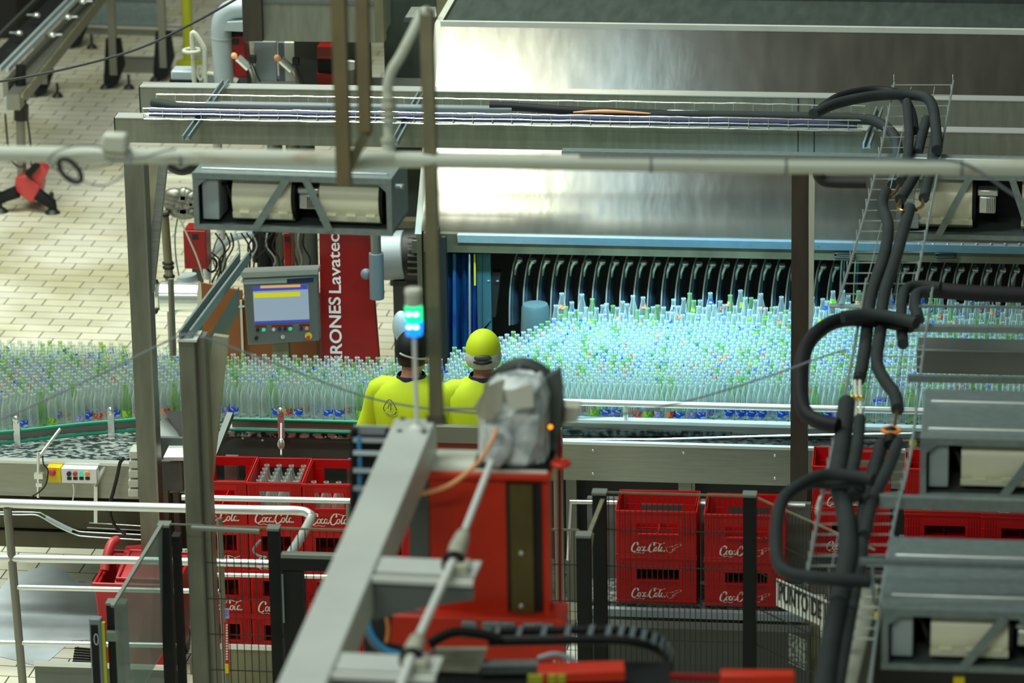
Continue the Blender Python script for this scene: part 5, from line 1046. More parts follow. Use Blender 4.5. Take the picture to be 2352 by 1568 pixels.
# ================================================================ operator panel
Yh = 24.3
t = thing('operator_panel', 'grey touch screen operator panel with push buttons standing behind the bottles', 'control panel', PY(645, 790, Yh))
def Q(x, y, d=0): return PY(x, y, Yh+d)
part('housing', MB().prism([Q(557, 632), Q(727, 624), Q(733, 782), Q(570, 792)], (0, .07, 0)), 'greyp', t, bevel=.004); part('top_hood', MB().prism([Q(552, 626, -.03), Q(730, 619, -.03), Q(730, 630, -.03), Q(556, 638, -.03)], (0, .10, 0)), 'chrome', t)
part('header_strip', MB().prism([Q(561, 642, -.004), Q(722, 635, -.004), Q(722, 647, -.004), Q(561, 653, -.004)], (0, .004, 0)), 'greyl', t); part('header_strip', MB().prism([Q(659, 641, -.006), Q(721, 637, -.006), Q(721, 647, -.006), Q(659, 650, -.006)], (0, .003, 0)), 'navy', t)
sc1 = part('screen', MB().prism([Q(580, 659, -.003), Q(707, 653, -.003), Q(711, 739, -.003), Q(585, 744, -.003)], (0, .003, 0)), 'scr', t, 'lit screen')
for nm, pl, m_ in (('title_bar', [(580, 659), (707, 653), (707, 664), (580, 669)], 'scrb'), ('alarm_bar', [(598, 656), (690, 653), (690, 659), (598, 662)], 'scro'), ('yellow_row', [(583, 673), (689, 670), (689, 680), (584, 684)], 'scry'), ('task_bar', [(585, 738), (711, 733), (711, 739), (585, 744)], 'scrb')):
    part(nm, MB().prism([Q(x, y, -.005 if nm != 'alarm_bar' else -.007) for x, y in pl], (0, .0015, 0)), m_, sc1)
for x_, m_, l_ in ((592, 'black', 'black button'), (606, 'btng', 'lit green button'), (629, 'oldwhite', 'pale button'), (642, 'navy', 'dark blue button'), (655, 'black', 'black button'), (667, 'btng', 'lit green button'), (692, 'navy', 'dark blue button'), (705, 'orange', 'amber button')):
    part('push_button', MB().lathe([(0, 0), (.011, 0), (.011, .01), (0, .012)], tuple(Q(x_, 757-(x_-592)*.035)), 14, (0, -1, 0)), m_, t, l_)
for (a, b_) in ((586, 612), (624, 672), (687, 711)): part('label_strip', MB().prism([Q(a, 748-(a-586)*.03, -.002), Q(b_, 747-(a-586)*.03, -.002), Q(b_, 751-(a-586)*.03, -.002), Q(a, 752-(a-586)*.03, -.002)], (0, .002, 0)), 'redd', t)
part('key_switch', MB().lathe([(0, 0), (.012, 0), (.012, .01), (0, .011)], tuple(Q(589, 776)), 14, (0, -1, 0)), 'black', t); part('selector', MB().lathe([(0, 0), (.013, 0), (.012, .01), (0, .011)], tuple(Q(650, 773)), 14, (0, -1, 0)), 'tube', t)
eb = part('stop_ring', MB().lathe([(0, 0), (.022, 0), (.022, .008), (0, .009)], tuple(Q(709, 771)), 18, (0, -1, 0)), 'yellow', t, 'yellow stop ring'); part('stop_button', MB().lathe([(0, 0), (.011, 0), (.012, .03), (0, .032)], tuple(Q(709, 773)), 16, (0, -1, 0)), 'redp', eb, 'red button')
part('pedestal', MB().bx(Q(640, 780).x-.05, Q(640, 780).x+.05, Yh+.05, Yh+.12, 0, Q(640, 780).z), 'postb', t)
t = thing('brown_cabinet', 'orange-brown sheet cabinet behind the operator panel', 'cabinet', (PY(600, 800, 24.75).x, 24.75, 0))
part('cabinet_body', MB().bx(PY(560, 800, 24.75).x, PY(727, 800, 24.75).x, 24.75, 24.95, 0, PY(600, 690, 24.75).z), 'brownp', t); part('left_sheet', MB().prism([PY(462, 650, 24.72), PY(556, 668, 24.72), PY(556, 860, 24.72), PY(470, 860, 24.72)], (0, .02, 0)), 'brownp', t)
part('seam', MB().beam(PY(532, 706, 24.70), PY(562, 703, 24.70), .006, .01), 'tube', t); part('edge_strip', MB().S(553, 558, 690, 830, 24.70, .01), 'oldwhite', t)
Yr = 24.5
t = thing('sign_panel', 'tall dark red panel with upright white lettering beside the operator panel', 'sign', (PY(800, 830, Yr).x, Yr, 0))
part('panel', MB().prism([PY(733, 530, Yr), PY(847, 530, Yr), PY(875, 880, Yr), PY(738, 880, Yr)], (0, .05, 0)), 'redd', t, bevel=.003)
part('foot', MB().bx(PY(760, 850, Yr).x, PY(850, 850, Yr).x, Yr+.01, Yr+.05, 0, PY(800, 870, Yr).z), 'redd', t)
def vtext(body, px, py0, py1, capw, wt):
    o = PY(px, py0, Yr-.003); L_ = PY(px, py1, Yr).z-o.z
    cu = bpy.data.curves.new('x', 'FONT'); cu.body = body; cu.size = 1; ob = bpy.data.objects.new('x', cu); COL.objects.link(ob); bpy.context.view_layer.update(); wdt = ob.dimensions.x; bpy.data.objects.remove(ob)
    s_ = capw/.70; sx = L_/wdt
    m_ = Matrix(((0, -1, 0, o.x), (0, 0, -1, o.y), (1, 0, 0, o.z), (0, 0, 0, 1))) @ Matrix.Diagonal((sx, s_, 1, 1))
    return text_part(body, 1.0, m_, 'print', t, 'lettering', wt, 'white upright lettering')
vtext('KRONES', 786, 842, 686, .072, 2.2); vtext('Lavatec', 783, 676, 541, .074, 1.2)
t = thing('grey_cylinder', 'upright grey cylinder with slimmer top beside the dark red sign panel', 'cylinder', PY(865, 686, 24.4)); part('lower_sleeve', MB().cyl(PY(866, 686, 24.4), PY(864, 580, 24.4), .045, 20), 'hose', t, bevel=.006); part('upper_rod', MB().cyl(PY(864, 590, 24.4), PY(861, 500, 24.4), .032, 18), 'tubedark', t)
part('clip', MB().ell(PY(841, 629, 24.42), (.035, .03, .035), 14, 10), 'hose', t); part('wall_arm', MB().beam(PY(866, 640, 24.46), PY(866, 640, 24.62), .03, .03), 'greyp', t)
t = thing('fan_motor', 'light steel fan housing with black ribbed motor behind the right side of the sign panel', 'motor', (PY(930, 640, 25.4).x, 25.4, 0))
part('fan_housing', MB().cyl(PY(878, 588, 25.4), PY(932, 584, 25.4), .155, 28), 'greyl', t, bevel=.008); part('motor_body', MB().cyl(PY(933, 588, 25.4), PY(985, 586, 25.4), .17, 24), 'black', t)
for i in range(7): part('cooling_fin', MB().S(936, 985, 545+i*14, 548+i*14, 25.22, .02), 'tubedark', t)
part('terminal_box', MB().S(945, 985, 552, 582, 25.2, .06), 'greyp', t, bevel=.004); part('stand', MB().bx(PY(905, 640, 25.4).x, PY(960, 640, 25.4).x, 25.35, 25.5, 0, PY(930, 640, 25.4).z), 'greycab', t)
t = thing('round_cover', 'pale grey domed cover behind the head of the operator in black cap', 'cover', PY(920, 785, 23.2)); part('dome', MB().ell(PY(922, 750, 24.0), (.055, .05, .10), 18, 12), 'greyl', t); part('stem', MB().cyl(PY(922, 750, 24.0), (PY(922, 750, 24.0).x, 24.0, 0), .02, 10), 'greycab', t)

# ================================================================ pumps and pipework behind the left conveyor
t = thing('pump', 'horizontal stainless pump cylinder with dark flange behind the left column', 'pump', (PY(405, 715, 24.9).x, 24.9, 0))
part('cylinder', MB().lathe([(0, 0), (.07, 0), (.098, .03), (.098, .27), (.0, .27)], tuple(PY(360, 680, 24.9)), 28, (1, .04, 0)), 'chrome', t); part('flange', MB().tube([PY(357, 681, 24.9)+V((0, .10*cos(a), .10*sin(a))) for a in [2*pi*i/18 for i in range(18)]], .012, 8, 1, closed=True), 'black', t)
part('stand', MB().cyl((PY(393, 700, 24.9).x, 24.9, 0), PY(393, 700, 24.9), .022, 12), 'tubedark', t)
part('neck', MB().cyl(PY(435, 655, 24.95), PY(430, 632, 24.95), .06, 18), 'greyl', t)
t = thing('pipe_stand', 'olive upright pipe stand with black clamps above the stainless pump', 'stand', PY(388, 640, 25.1)); part('shaft', MB().cyl(PY(390, 655, 25.1), PY(377, 485, 25.1), .028, 12), 'postb', t); part('lower_leg', MB().cyl(PY(390, 655, 25.1), (PY(390, 655, 25.1).x, 25.1, 0), .025, 12), 'tubedark', t)
for py in (490, 602, 612, 632): part('clamp', MB().cyl(PY(376+(py-485)*.085, py, 25.1), PY(376+(py-485)*.085, py+4, 25.1), .037, 12), 'black', t)
b = MB()
rnd = random.Random(3)
for i in range(14): b.ell(PY(380+rnd.random()*68, 448+rnd.random()*38, 25.15), (.05+rnd.random()*.03, .05, .035+rnd.random()*.03), 10, 7)
one('film_bundle', b, 'tubedark', 'crumpled dark shiny film bundle left of the drive unit', 'bundle', None, 'stuff')
one('steel_pipe', MB().cyl(PY(325, 392, 26), PY(452, 396, 26), .055, 18), 'chrome', 'horizontal bright steel pipe behind the left end of the long beams', 'pipe')
one('black_hose', MB().tube([PY(385, 365, 25.0), PY(395, 382, 25.0), (PY(418, 390, 25.0)), PY(442, 382, 25.0), PY(452, 365, 25.0)], .035, 12, 4), 'black', 'thick black hose bend under the left end of the long beams', 'hose')
def redbox(lab, px0, px1, py0, py1, Y_, ground=False):
    t = thing('red_drive_box', lab, 'drive', PY((px0+px1)/2, py1, Y_)); part('housing', MB().S(px0, px1, py0, py1, Y_, .16), 'redm', t, bevel=.006); c = (px0+px1)/2
    part('badge', MB().S(c-7, c+7, py0+8, py0+20, Y_-.003, .004), 'black', t); part('lid', MB().S(px0+2, px1-2, py0-4, py0, Y_+.01, .14), 'redd', t); 
    part('stand', MB().bx(PY(c, py1, Y_).x-.03, PY(c, py1, Y_).x+.03, Y_+.05, Y_+.11, 0, PY(c, py1-4, Y_).z), 'greycab', t); return t
redbox('red drive box below the left end of the drive unit', 422, 474, 530, 618, 25.6)
redbox('narrow dark red drive box between upright pipes above the operator panel', 652, 668, 535, 620, 25.6)
t = thing('process_rack', 'steel rack with upright legs and dark pumps above the operator panel', 'rack', (PY(640, 800, 26.0).x, 26.0, 0))
zp = PY(650, 212, 26.0).z
part('platform', MB().bx(PY(385, 212, 26).x, PY(965, 212, 26).x, 26.0, 26.45, zp-.25, zp-.01), 'greycab', t)
for px, w2, m_ in ((510, .030, 'oldwhite'), (640, .050, 'tubedark'), (681, .045, 'postb'), (712, .055, 'greycab')): part('leg', MB().cyl((PY(px, 600, 26.1).x, 26.1, 0), (PY(px, 600, 26.1).x, 26.1, zp-.25), w2, 14), m_, t)
part('curved_pipe', MB().tube([PY(478, 640, 26.0), PY(476, 605, 26.0), PY(492, 580, 26.0), PY(515, 560, 26.0), PY(540, 545, 26.0), PY(590, 536, 26.0)], .022, 12, 4), 'greyl', t)
part('dark_pump', MB().cyl(PY(612, 640, 25.9), PY(612, 520, 25.9), .06, 14), 'blackm', t); part('dark_pump', MB().cyl(PY(590, 600, 25.9), PY(590, 530, 25.9), .03, 12), 'black', t)
for i in range(20):
    x_ = 470+i*12; part('loose_cable', MB().tube([PY(x_, 535, 25.8), PY(x_+rnd.randint(-20, 20), 565, 25.8), PY(x_+rnd.randint(-20, 25), 600, 25.8), PY(x_+rnd.randint(-25, 20), 640+rnd.randint(0, 20), 25.8)], .006, 6, 4), 'black' if i % 3 else 'greyl', t)
part('cable_coil', MB().tube([PY(486+12*cos(a), 608+16*sin(a), 25.8) for a in [2*pi*i/10 for i in range(10)]], .008, 6, 2, closed=True), 'blackm', t)
cable2('thin white cable slanting down behind the near left column', [(410, 495), (430, 540), (452, 590), (468, 640)], 25.5, .006, 'oldwhite'); cable2('thin blue cable hanging behind the near left column', [(408, 500), (402, 540), (404, 590), (412, 640)], 25.5, .005, 'hose')
one('rack_beam', MB().S(900, 966, 508, 524, 25.6, .1), 'postb', 'short olive beam between drive unit and washer side', 'beam')
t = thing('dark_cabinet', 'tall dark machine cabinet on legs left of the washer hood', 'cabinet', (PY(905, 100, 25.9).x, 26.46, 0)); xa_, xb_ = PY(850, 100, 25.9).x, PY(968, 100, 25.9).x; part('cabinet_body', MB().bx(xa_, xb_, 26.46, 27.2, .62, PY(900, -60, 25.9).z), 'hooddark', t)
for x_ in (xa_+.02, xb_-.07):
    for y_ in (26.5, 27.1): part('leg', MB().bx(x_, x_+.05, y_, y_+.05, 0, .62), 'greycab', t)
# items standing on the rack
zq_ = zp-.01; Yp = 26.1
def PP(x, y, d=0): return PY(x, y, Yp+d)
t = thing('duct_elbow', 'fat pale grey duct bending over behind the long beams', 'duct', PP(512, 212)); part('bend', MB().tube([V((PP(516, 190).x, Yp, zq_)), PP(513, 150), PP(509, 85), PP(510, 52), PP(522, 30), PP(545, 20), PP(600, 18)], .067, 22, 5), 'greyl', t); part('seam_ring', MB().cyl(PP(510, 88), PP(510, 84), .071, 22), 'greyl', t)
part('skirt', MB().prism([PP(513, 71, -.1), PP(560, 73, -.1), PP(560, 50, -.1), PP(520, 52, -.1)], (0, .2, 0)), 'greyl', t)
t = thing('red_motor', 'red motor block right of the pale grey duct bend', 'motor', PP(545, 178)); part('housing', MB().prism([PP(521, 85), PP(560, 82), PP(569, 178), PP(534, 178)], (0, .15, 0)), 'redm', t, bevel=.006); part('badge', MB().S(534, 548, 90, 103, Yp-.004, .004), 'black', t); part('collar', MB().S(524, 556, 72, 84, Yp, .1), 'blackm', t); part('foot', MB().bx(PP(535, 180).x, PP(568, 180).x, Yp, Yp+.14, zq_, PP(550, 178).z), 'greycab', t)
t = thing('red_motor', 'darker red motor block left of the brown hanger bars', 'motor', PP(745, 195)); part('housing', MB().S(728, 762, 108, 135, Yp, .12), 'redd', t); part('middle', MB().S(730, 762, 135, 175, Yp+.02, .1), 'blackm', t); part('base', MB().bx(PP(728, 190).x, PP(765, 190).x, Yp, Yp+.12, zq_, PP(740, 170).z), 'redm', t)
for px0, px1, py0, m_, lab in ((570, 620, 96, 'greyl', 'pale grey upright panel right of the red motor block'), (626, 640, 98, 'hose', 'narrow blue-grey upright panel behind the valves'), (640, 668, 98, 'ivory', 'cream upright panel behind the right valve'), (668, 680, 98, 'greyl', 'slim pale post behind the right valve')):
    one('upright_panel', MB().bx(PP(px0, 150).x, PP(px1, 150).x, Yp+.22, Yp+.26, zq_, PP(px0, py0, .22).z), m_, lab, 'panel')
one('grey_cabinet', MB().bx(PP(680, 150, .2).x, PP(845, 150, .2).x, Yp+.15, Yp+.34, zq_, PP(700, 60, .2).z), 'greycab', 'dark grey cabinet behind the brown hanger bars', 'cabinet')
t = thing('slim_canister', 'slim grey canister with white cap between the two brown hanger bars', 'canister', PP(803, 195)); part('body', MB().cyl((PP(803, 200).x, Yp, zq_), PP(803, 156), .035, 16), 'tubedark', t); part('cap', MB().cyl(PP(803, 158), PP(803, 141), .036, 16), 'white', t)
for lab, x_, y_ in (('steel valve actuator with orange cap in front of the red motor block', 538, 128), ('steel valve actuator with orange cap further right', 637, 133)):
    t = thing('valve_actuator', lab, 'valve', PP(x_+50, y_+60)); part('cap', MB().ell(PP(x_, y_, -.1), (.022, .02, .022), 12, 8), 'orangeb', t, 'orange cap'); part('barrel', MB().cyl(PP(x_+8, y_+4, -.1), PP(x_+34, y_+28, -.1), .028, 14), 'chrome', t); part('plug', MB().S(x_+34, x_+48, y_+2, y_+18, Yp-.12, .05), 'black', t); part('stem', MB().cyl(V((PP(x_+44, 190, -.08).x, Yp+.02, zq_)), PP(x_+36, y_+26, -.09), .014, 10), 'chrome', t)
    part('lead', MB().tube([PP(x_+42, y_+18, -.12), PP(x_+50, y_+40, -.12), PP(x_+60, y_+60, -.12)], .006, 6, 3), 'black', t)
t = thing('bent_white_pipe', 'white hooped pipe with flanged wheel left of the pale duct', 'pipe', PP(450, 212)); part('hoop', MB().tube([V((PP(447, 200).x, Yp, zq_)), PP(444, 130), PP(441, 80), PP(448, 78), PP(462, 98), PP(470, 115), PP(471, 140), V((PP(474, 200).x, Yp, zq_))], .017, 12, 4), 'oldwhite', t)
part('flange_wheel', MB().tube([PP(441, 116)+V((.053*cos(a), .053*sin(a), 0)) for a in [2*pi*i/16 for i in range(16)]], .012, 8, 1, closed=True), 'oldwhite', t); part('lower_wheel', MB().tube([PP(460, 168)+V((.018*cos(a), 0, .045*sin(a))) for a in [2*pi*i/14 for i in range(14)]], .008, 8, 1, closed=True), 'oldwhite', t)
part('branch', MB().tube([PP(476, 168), PP(500, 172), PP(525, 178), PP(545, 188)], [.015, .015, .018, .026], 12, 4), 'oldwhite', t)
t = thing('tank_lid', 'flat pale tank lid left of the white hooped pipe', 'tank', PP(415, 212)); part('lid', MB().S(392, 444, 163, 186, Yp, .14), 'greyl', t, bevel=.012); part('base', MB().bx(PP(390, 190).x, PP(445, 190).x, Yp-.01, Yp+.16, zq_, PP(415, 184).z), 'blackm', t)
t = thing('metal_trunking', 'wide olive grey metal trunking hanging at the top left of the washer', 'trunking', PY(720, 97, 25.6)); part('trunk_body', MB().S(596, 868, -60, 96, 25.6, .5), 'beam', t); part('rusty_end', MB().S(556, 600, -60, 95, 25.55, .4), 'postd', t, 'rusty brown end post'); part('end_post', MB().S(860, 880, -60, 98, 25.55, .1), 'postb', t); part('top_lip', MB().S(600, 866, 2, 9, 25.59, .01), 'greyp', t)
one('scaffold_mesh', MB().tube([PY(885, -20, 25.5), PY(888, 65, 25.5)], .006, 6).tube([PY(896, -20, 25.5), PY(896, 65, 25.5)], .006, 6), 'chrome', 'small bright ladder-like mesh right of the hanging trunking', 'mesh') if 0 else None
t = thing('chrome_clamp', 'bright chrome clamp at the top left corner of the washer hood', 'clamp', PY(965, 45, 25.3)); part('body', MB().prism([PY(942, 20, 25.3), PY(998, 20, 25.3), PY(1000, 40, 25.3), PY(930, 40, 25.3)], (0, .05, 0)), 'chrome', t); part('base', MB().prism([PY(930, 40, 25.3), PY(1000, 40, 25.3), PY(1002, 58, 25.3), PY(925, 50, 25.3)], (0, .05, 0)), 'greycab', t)
one('hood_post', MB().S(1003, 1028, -40, 52, 25.85, .08), 'postb', 'olive post rising from the top left of the washer hood', 'post')

# ================================================================ upper left: angled conveyor, stands
zc0 = 1.05
t = thing('chain_conveyor', 'narrow dark chain conveyor with guide rails running diagonally at upper left', 'conveyor', PZ(90, 80, 0))
A = PZ(-40, 175, zc0); B = PZ(165, -30, zc0); dn = (B-A).normalized(); sd = dn.cross(V((0, 0, 1))).normalized()
part('belt', MB().beam(A, B, .14, .03), 'black', t); 
for s_ in (-.13, .13, .19): part('guide_bar', MB().beam(A+sd*s_+V((0, 0, .05)), B+sd*s_+V((0, 0, .05)), .022, .035), 'greyl' if s_ > 0 else 'greycab', t)
part('side_frame', MB().beam(A+sd*.17-V((0, 0, .12)), B+sd*.17-V((0, 0, .12)), .04, .16), 'tubedark', t)
for x_, y_, dx in ((84, 35, -1), (44, 76, -1), (156, 39, 1), (120, 80, 1), (190, 3, 1)): k_ = part('adjust_knob', MB().ell(PZ(x_, y_, zc0+.1), (.03, .03, .022), 12, 8), 'chrome', t); part('pin', MB().cyl(PZ(x_, y_, zc0+.1), PZ(x_+22*dx, y_-1, zc0+.1), .008, 8), 'chrome', k_)
A2 = PZ(30, 235, .9); B2 = PZ(250, -40, .9); t2 = thing('return_conveyor', 'lower steel conveyor track beside the dark chain conveyor', 'conveyor', PZ(120, 120, 0)); part('track', MB().beam(A2, B2, .10, .12), 'tubedark', t2); part('edge_wire', MB().beam(A2+sd*.07+V((0, 0, .05)), B2+sd*.07+V((0, 0, .05)), .02, .03), 'postb', t2)
def stand(lab, px, py_t, px_b, py_b, w_, splay=True):
    p0 = PZ(px_b, py_b, 0); top = V((p0.x, p0.y, 0)); zt_ = PY(px, py_t, p0.y).z; t = thing('conveyor_stand', lab, 'stand', (p0.x, p0.y, 0)); part('leg_tube', MB().bx(p0.x-w_/2, p0.x+w_/2, p0.y-w_/2, p0.y+w_/2, .12, zt_), 'tubedark', t)
    part('splayed_foot', MB().prism([p0+V((-.06, 0, .42)), p0+V((.06, 0, .42)), p0+V((.09, -.02, .20)), p0+V((.02, -.02, .03)), p0+V((-.07, -.02, .0)), p0+V((-.09, -.02, .06))], (0, .06, 0)), 'blackm', t)
    for s_ in (-.08, .12): part('levelling_foot', MB().lathe([(0, 0), (.05, 0), (.03, .03), (.012, .04), (.012, .12), (0, .12)], (p0.x+s_, p0.y, 0), 14), 'black', t)
    return t
stand('tall stand with black splayed foot, left of the yellow post', 248, -40, 264, 203, .062); stand('tall stand with black foot nearest to the yellow post', 368, -40, 378, 186, .06); stand('stand with dark foot under the chain conveyor', 98, 40, 100, 222, .10); stand('far small stand with black foot in the upper left', 176, 60, 180, 110, .06)
t = thing('yellow_post', 'yellow upright post on a round yellow base plate', 'post', PZ(432, 150, 0)); p0 = PZ(434, 146, 0); part('post', MB().cyl(p0, V((p0.x, p0.y, PY(428, -40, p0.y).z)), .045, 16), 'yelg', t); part('base_disc', MB().lathe([(0, 0), (.11, 0), (.11, .02), (.06, .04), (0, .04)], tuple(p0), 24), 'yelg', t)
t = thing('drive_stand', 'red gearbox stand with spread black legs on the floor at far left', 'stand', PZ(55, 490, 0)); g0 = PZ(58, 488, 0); Yg = g0.y
def G(x, y, d=0): return PY(x, y, Yg+d)
part('gearbox', MB().prism([G(35, 408), G(62, 402), G(92, 428), G(86, 460), G(70, 466), G(32, 438)], (0, .22, 0)), 'redp', t, 'red gearbox', bevel=.012); part('arm', MB().prism([G(66, 410, .02), G(86, 372, .02), G(108, 392, .02), G(92, 430, .02)], (0, .12, 0)), 'redp', t, bevel=.008)
part('grip', MB().beam(G(64, 402, -.01), G(86, 376, -.01), .05, .05), 'blackm', t)
part('pole', MB().cyl(G(51, 415, .1), G(46, 235, .1), .035, 14), 'tubedark', t); part('clamp', MB().cyl(G(49, 275, .1), G(49, 240, .1), .055, 14), 'black', t); part('head', MB().cyl(G(47, 238, .1), G(48, 150, .1), .04, 12), 'blackm', t)
for a, b_, c_ in (((85, 445), (120, 468), (120, 495)), ((40, 440), (0, 455), (-2, 490))):
    part('leg', MB().tube([G(*a), G(*b_), G(b_[0]+1, b_[1]+10)], [.05, .042, .034], 10), 'blackm', t); pf = PZ(c_[0], c_[1]+5, 0); part('foot', MB().lathe([(0, 0), (.06, 0), (.035, .03), (.016, .04), (.016, .16), (0, .16)], (G(*b_).x, Yg, 0), 16), 'black', t)
for lab, pts in (('black cable hanging down at the left of the pole stand', [(12, 262), (16, 310), (20, 345), (30, 372), (45, 383), (58, 380)]), ('black cable hanging down at the right of the pole stand', [(58, 230), (64, 280), (70, 330), (72, 380)])): cable2(lab, pts, Yg-.1, .008)
one('valve_block', MB().S(9, 25, 225, 252, Yg-.1, .08), 'greyl', 'small pale valve block at the far left edge', 'valve', bevel=.006)
one('floor_beam', MB().beam(PZ(190, 30, .12), PZ(372, 34, .12), .14, .24), 'galv', 'grey steel channel lying across the floor at the very top left', 'beam')
one('floor_pipe', MB().cyl(PZ(170, 62, .06), PZ(420, 70, .06), .035, 12), 'tubedark', 'dull pipe lying along the floor at the top left', 'pipe'); one('floor_channel', MB().beam(PZ(280, 148, .06), PZ(392, 150, .06), .10, .12), 'tubedark', 'dark channel on the floor between the two tall stands', 'channel')
t = thing('dark_block', 'black block added to darken the shaded top left corner', 'machine', PZ(30, 20, 0)); part('base_block', MB().bx(PZ(-60, 95, 0).x-1, PZ(150, 20, 0).x, 37.0, 39, 0, 1.6), 'dark', t); part('side_block', MB().bx(PZ(-60, 110, 0).x-1, PZ(22, 110, 0).x, 35.3, 37.0, 0, 1.2), 'dark', t)  # black blocks added so the shaded corner reads dark
one('dark_block', MB().bx(PZ(330, -20, 0).x, PZ(560, -20, 0).x, 38.6, 40, 0, 1.4), 'blackm', 'dark machine behind the yellow post at the top', 'machine')

# ================================================================ right hand wire tray with foam pipes
z5 = 2.93
t = thing('ladder_tray', 'zinc wire cable tray carrying thick foam pipes down the right side', 'cable tray', PZ(2000, 900, z5))
def tr_(pts, r, dz=0, nm='rail_wire'): part(nm, MB().tube([PZ(x, y, z5+dz) for x, y in pts], r, 6, 3), 'mesh', t)
L1 = [(2054, 190), (2033, 300), (1990, 480), (1925, 695)]; R1 = [(2190, 185), (2165, 330), (2140, 470), (2104, 650)]
L2 = [(1990, 640), (1962, 800), (1935, 930), (1902, 1075), (1868, 1245), (1850, 1340)]; R2 = [(2143, 655), (2118, 830), (2092, 1040), (2058, 1180), (2030, 1330), (2012, 1460), (1995, 1600)]
for E_ in (L1, R1, L2, R2):
    for dz in (0, .03, .06): tr_(E_, .0060, dz)
def at(E_, y):
    for (x0, y0), (x1, y1) in zip(E_, E_[1:]):
        if y0 <= y <= y1: return x0+(x1-x0)*(y-y0)/(y1-y0)
    return E_[-1][0] if y > E_[-1][1] else E_[0][0]
cw = MB(); sw = MB(); y = 195
while y < 1480:
    Ls_, Rs_ = (L1, R1) if y < 690 else (L2, R2)
    a = PZ(at(Ls_, y), y, z5); b_ = PZ(at(Rs_, y), y, z5)
    if y < 1330: cw.tube([a+V((0, 0, .06)), a, b_, b_+V((0, 0, .06))], .0030, 5)
    else: cw.tube([b_-V((.15, 0, 0)), b_, b_+V((0, 0, .06))], .0030, 5)
    y += 24
part('cross_wire', cw, 'mesh', t, kind='stuff'); 
for dx in (.3, .7): tr_([(at(L1, y)+(at(R1, y)-at(L1, y))*dx, y) for y in (200, 350, 500, 690)], .003, 0, 'inner_wire'); tr_([(at(L2, y)+(at(R2, y)-at(L2, y))*dx, y) for y in (700, 900, 1100, 1300)], .003, 0, 'inner_wire')
part('end_bar', MB().tube([PZ(1905, 702, z5), PZ(2000, 705, z5)], .010, 8), 'galv', t)
pipes = [
    ('foam pipe loop arching highest over the top of the wire tray', [(1885, 250), (1930, 222), (2000, 208), (2060, 215), (2090, 250), (2100, 300)], .026, 'foamb', .05),
    ('second foam pipe arching over the top of the tray and down its right edge', [(1868, 262), (1920, 238), (2010, 220), (2100, 218), (2138, 235), (2150, 300), (2152, 345)], .029, 'foam', .10),
    ('foam pipe running straight down the upper tray beside the copper elbows', [(2083, 235), (2088, 320), (2078, 400), (2068, 418)], .026, 'foam', .07),
    ('short foam pipe with open lower end in the upper tray', [(2128, 275), (2118, 310), (2108, 352)], .027, 'foam', .04),
    ('foam pipe on the right edge of upper tray ending at a copper elbow', [(2150, 300), (2140, 370), (2122, 455)], .027, 'foam', .06),
    ('foam pipe crossing from right to left above the left copper elbow', [(2105, 395), (2085, 430), (2068, 458)], .028, 'foam', .09),
    ('long foam pipe on the left of the tray down to the brass connectors', [(2035, 440), (2026, 470), (2040, 520), (2030, 590), (2000, 680), (1990, 770), (1982, 830), (1974, 868)], .029, 'foam', .04),
    ('long foam pipe in the middle of the tray snaking down to a red connector', [(2090, 478), (2072, 540), (2055, 600), (2030, 680), (2022, 760), (2014, 830), (2030, 870), (2055, 905), (2062, 940)], .029, 'foam', .06),
    ('black foam pipe loop bulging left beside the dark brown column', [(2095, 748), (2010, 735), (1930, 735), (1875, 765), (1845, 815), (1838, 890), (1848, 945), (1880, 968), (1925, 978)], .034, 'foamb', .10),
    ('foam pipe lying across the tray above the black loop', [(1935, 728), (1990, 722), (2050, 728), (2105, 742)], .028, 'foam', .15),
    ('foam pipe turning from the tray into the horizontal run at right', [(2074, 790), (2070, 720), (2078, 668), (2110, 656), (2160, 660)], .026, 'foam', .05),
    ('second foam pipe turning from the tray into the horizontal run at right', [(2110, 735), (2102, 700), (2108, 675), (2145, 668)], .028, 'foam', .04),
    ('thick dark foam pipe running horizontally to the right edge', [(2115, 662), (2170, 668), (2260, 674), (2420, 680)], .038, 'foamb', .0),
    ('thick foam pipe running down the lower tray to the bottom edge', [(1945, 925), (1935, 1010), (1925, 1100), (1942, 1180), (1948, 1260), (1930, 1360), (1908, 1470), (1890, 1600)], .038, 'foam', .05),
    ('foam pipe starting below the brass connectors in the lower tray', [(1975, 962), (1968, 1030), (1955, 1100), (1962, 1140)], .026, 'foam', .08),
    ('foam pipe below the red connector slanting down the lower tray', [(2025, 1020), (2005, 1090), (1985, 1170), (1975, 1280), (1960, 1360), (1940, 1470), (1918, 1600)], .030, 'foam', .02),
    ('foam pipe from the right edge of the tray merging into the lower bundle', [(2062, 1018), (2040, 1075), (2005, 1150), (1985, 1230)], .026, 'foam', .05),
    ('foam pipe loop swinging left in front of the mesh fence', [(2005, 1102), (1950, 1092), (1890, 1092), (1835, 1115), (1797, 1150), (1783, 1210), (1785, 1280), (1805, 1312), (1860, 1325), (2000, 1335)], .026, 'foamb' if 0 else 'foam', .16),
    ('second foam pipe loop above the mesh fence lying under the first', [(1985, 1120), (1920, 1112), (1860, 1110), (1812, 1130), (1790, 1170)], .024, 'foam', .10)]
for i_, (lab, pts, r_, m_, dz) in enumerate(pipes): one('foam_pipe', MB().tube([PZ(x, y, z5+dz) for x, y in pts], r_, 14, 6), m_, lab, 'pipe')
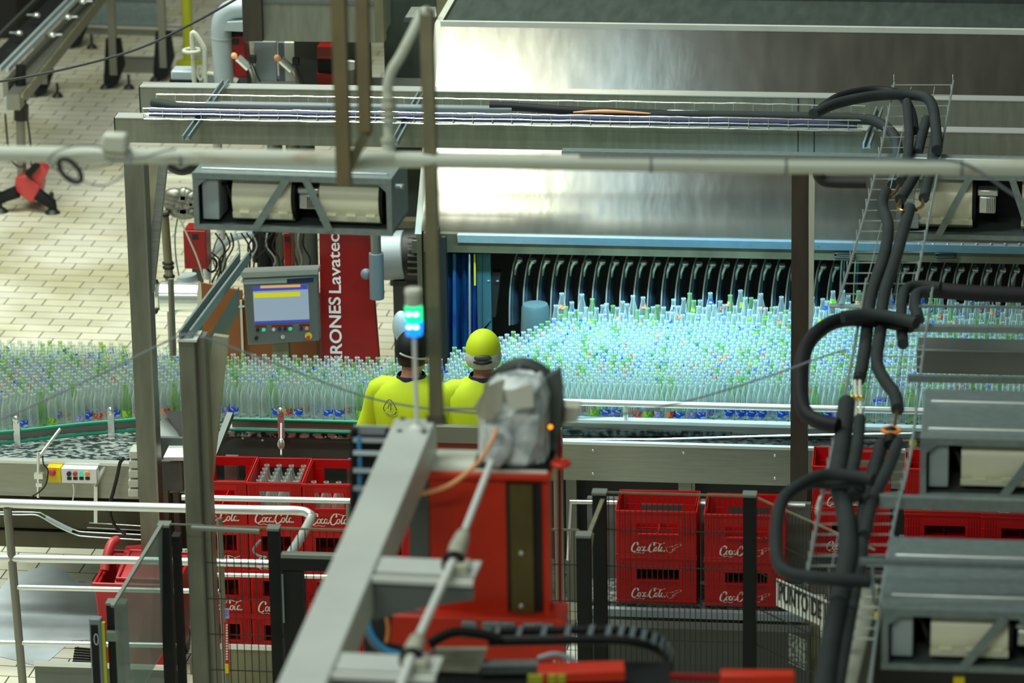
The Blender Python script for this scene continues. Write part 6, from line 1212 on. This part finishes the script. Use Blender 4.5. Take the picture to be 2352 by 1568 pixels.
for lab, pts, dz in (('polished copper elbow at left in the upper tray', [(2068, 460), (2062, 478), (2075, 485)], .09), ('polished copper elbow at right in the upper tray', [(2120, 458), (2118, 474), (2104, 482)], .06), ('thin copper tube crossing left of the copper elbows', [(2068, 420), (2058, 440), (2044, 452)], .05)): one('copper_elbow', MB().tube([PZ(x, y, z5+dz) for x, y in pts], .0095, 12, 4), 'copper', lab, 'pipe fitting')
one('open_pipe_ring', MB().cyl(PZ(1974, 868, z5+.04), PZ(1973, 874, z5+.04), .026, 16), 'black', 'black open end of the foam pipe above the brass connectors', 'pipe end')
t = thing('brass_connectors', 'row of shiny brass connectors in the middle of the wire tray', 'pipe fitting', PZ(1970, 912, z5))
for px in (1958, 1968, 1979): part('nut', MB().ell(PZ(px, 912, z5+.07), (.012, .012, .012), 10, 8), 'brass', t)
for px in (1964, 1975): part('tube', MB().cyl(PZ(px, 875, z5+.05), PZ(px+2, 960, z5+.05), .008, 10), 'ivory', t)
t = thing('red_connector', 'red and orange ring connector on the right of the wire tray', 'pipe fitting', PZ(2048, 990, z5)); part('ring', MB().tube([PZ(2047, 988, z5+.08)+V((.036*cos(a), .036*sin(a), 0)) for a in [2*pi*i/14 for i in range(14)]], .009, 8, 2, closed=True), 'orange', t); part('tube', MB().cyl(PZ(2060, 945, z5+.06), PZ(2053, 985, z5+.08), .009, 10), 'copper', t); part('body', MB().cyl(PZ(2047, 990, z5+.07), PZ(2044, 1022, z5+.05), .026, 14), 'blackm', t)
one('white_tie', MB().tube([PZ(1884, 1140, z5), PZ(1880, 1165, z5), PZ(1876, 1180, z5)], [.004, .013, .005], 10, 4), 'white', 'bright white plastic tie left of the thick lower foam pipe', 'tie')
one('black_hose', MB().tube([PY(x, y, 21.0) for x, y in ((1878, 395), (1885, 410), (1905, 418), (1990, 420))], .03, 12, 5), 'black', 'thick black hose bend under the white pipe right of the brown column', 'hose')
one('side_beam', MB().beam(PZ(1995, 1360, 2.75), PZ(1935, 1610, 2.75), .075, .08), 'ivory', 'cream painted beam slanting beside the lowest drive unit', 'beam'); one('side_beam', MB().beam(PZ(2020, 1380, 2.70), PZ(1975, 1610, 2.70), .03, .05), 'tubedark', 'thin dark channel right of the cream slanting beam', 'channel')
one('yellow_plug', MB().ell(PT(2097, 1018, 18.0), (.016, .016, .02), 12, 8), 'yellow', 'small yellow cap left of the middle right drive unit', 'cap')
one('yellow_coupling', MB().cyl(PT(2016, 1405, 16.3), PT(2016, 1422, 16.3), .012, 12), 'yellow', 'small yellow coupling left of the nearest drive unit', 'coupling')
one('yellow_block', MB().S(2190, 2215, 1556, 1590, 14.9, .03), 'yellow', 'yellow block under the nearest drive unit at the bottom edge', 'block')
one('hanging_rod', MB().cyl(PT(2004, 1295, 16.4), PT(2006, 1385, 16.4), .006, 8), 'galv', 'thin rod left of the nearest drive unit', 'rod')
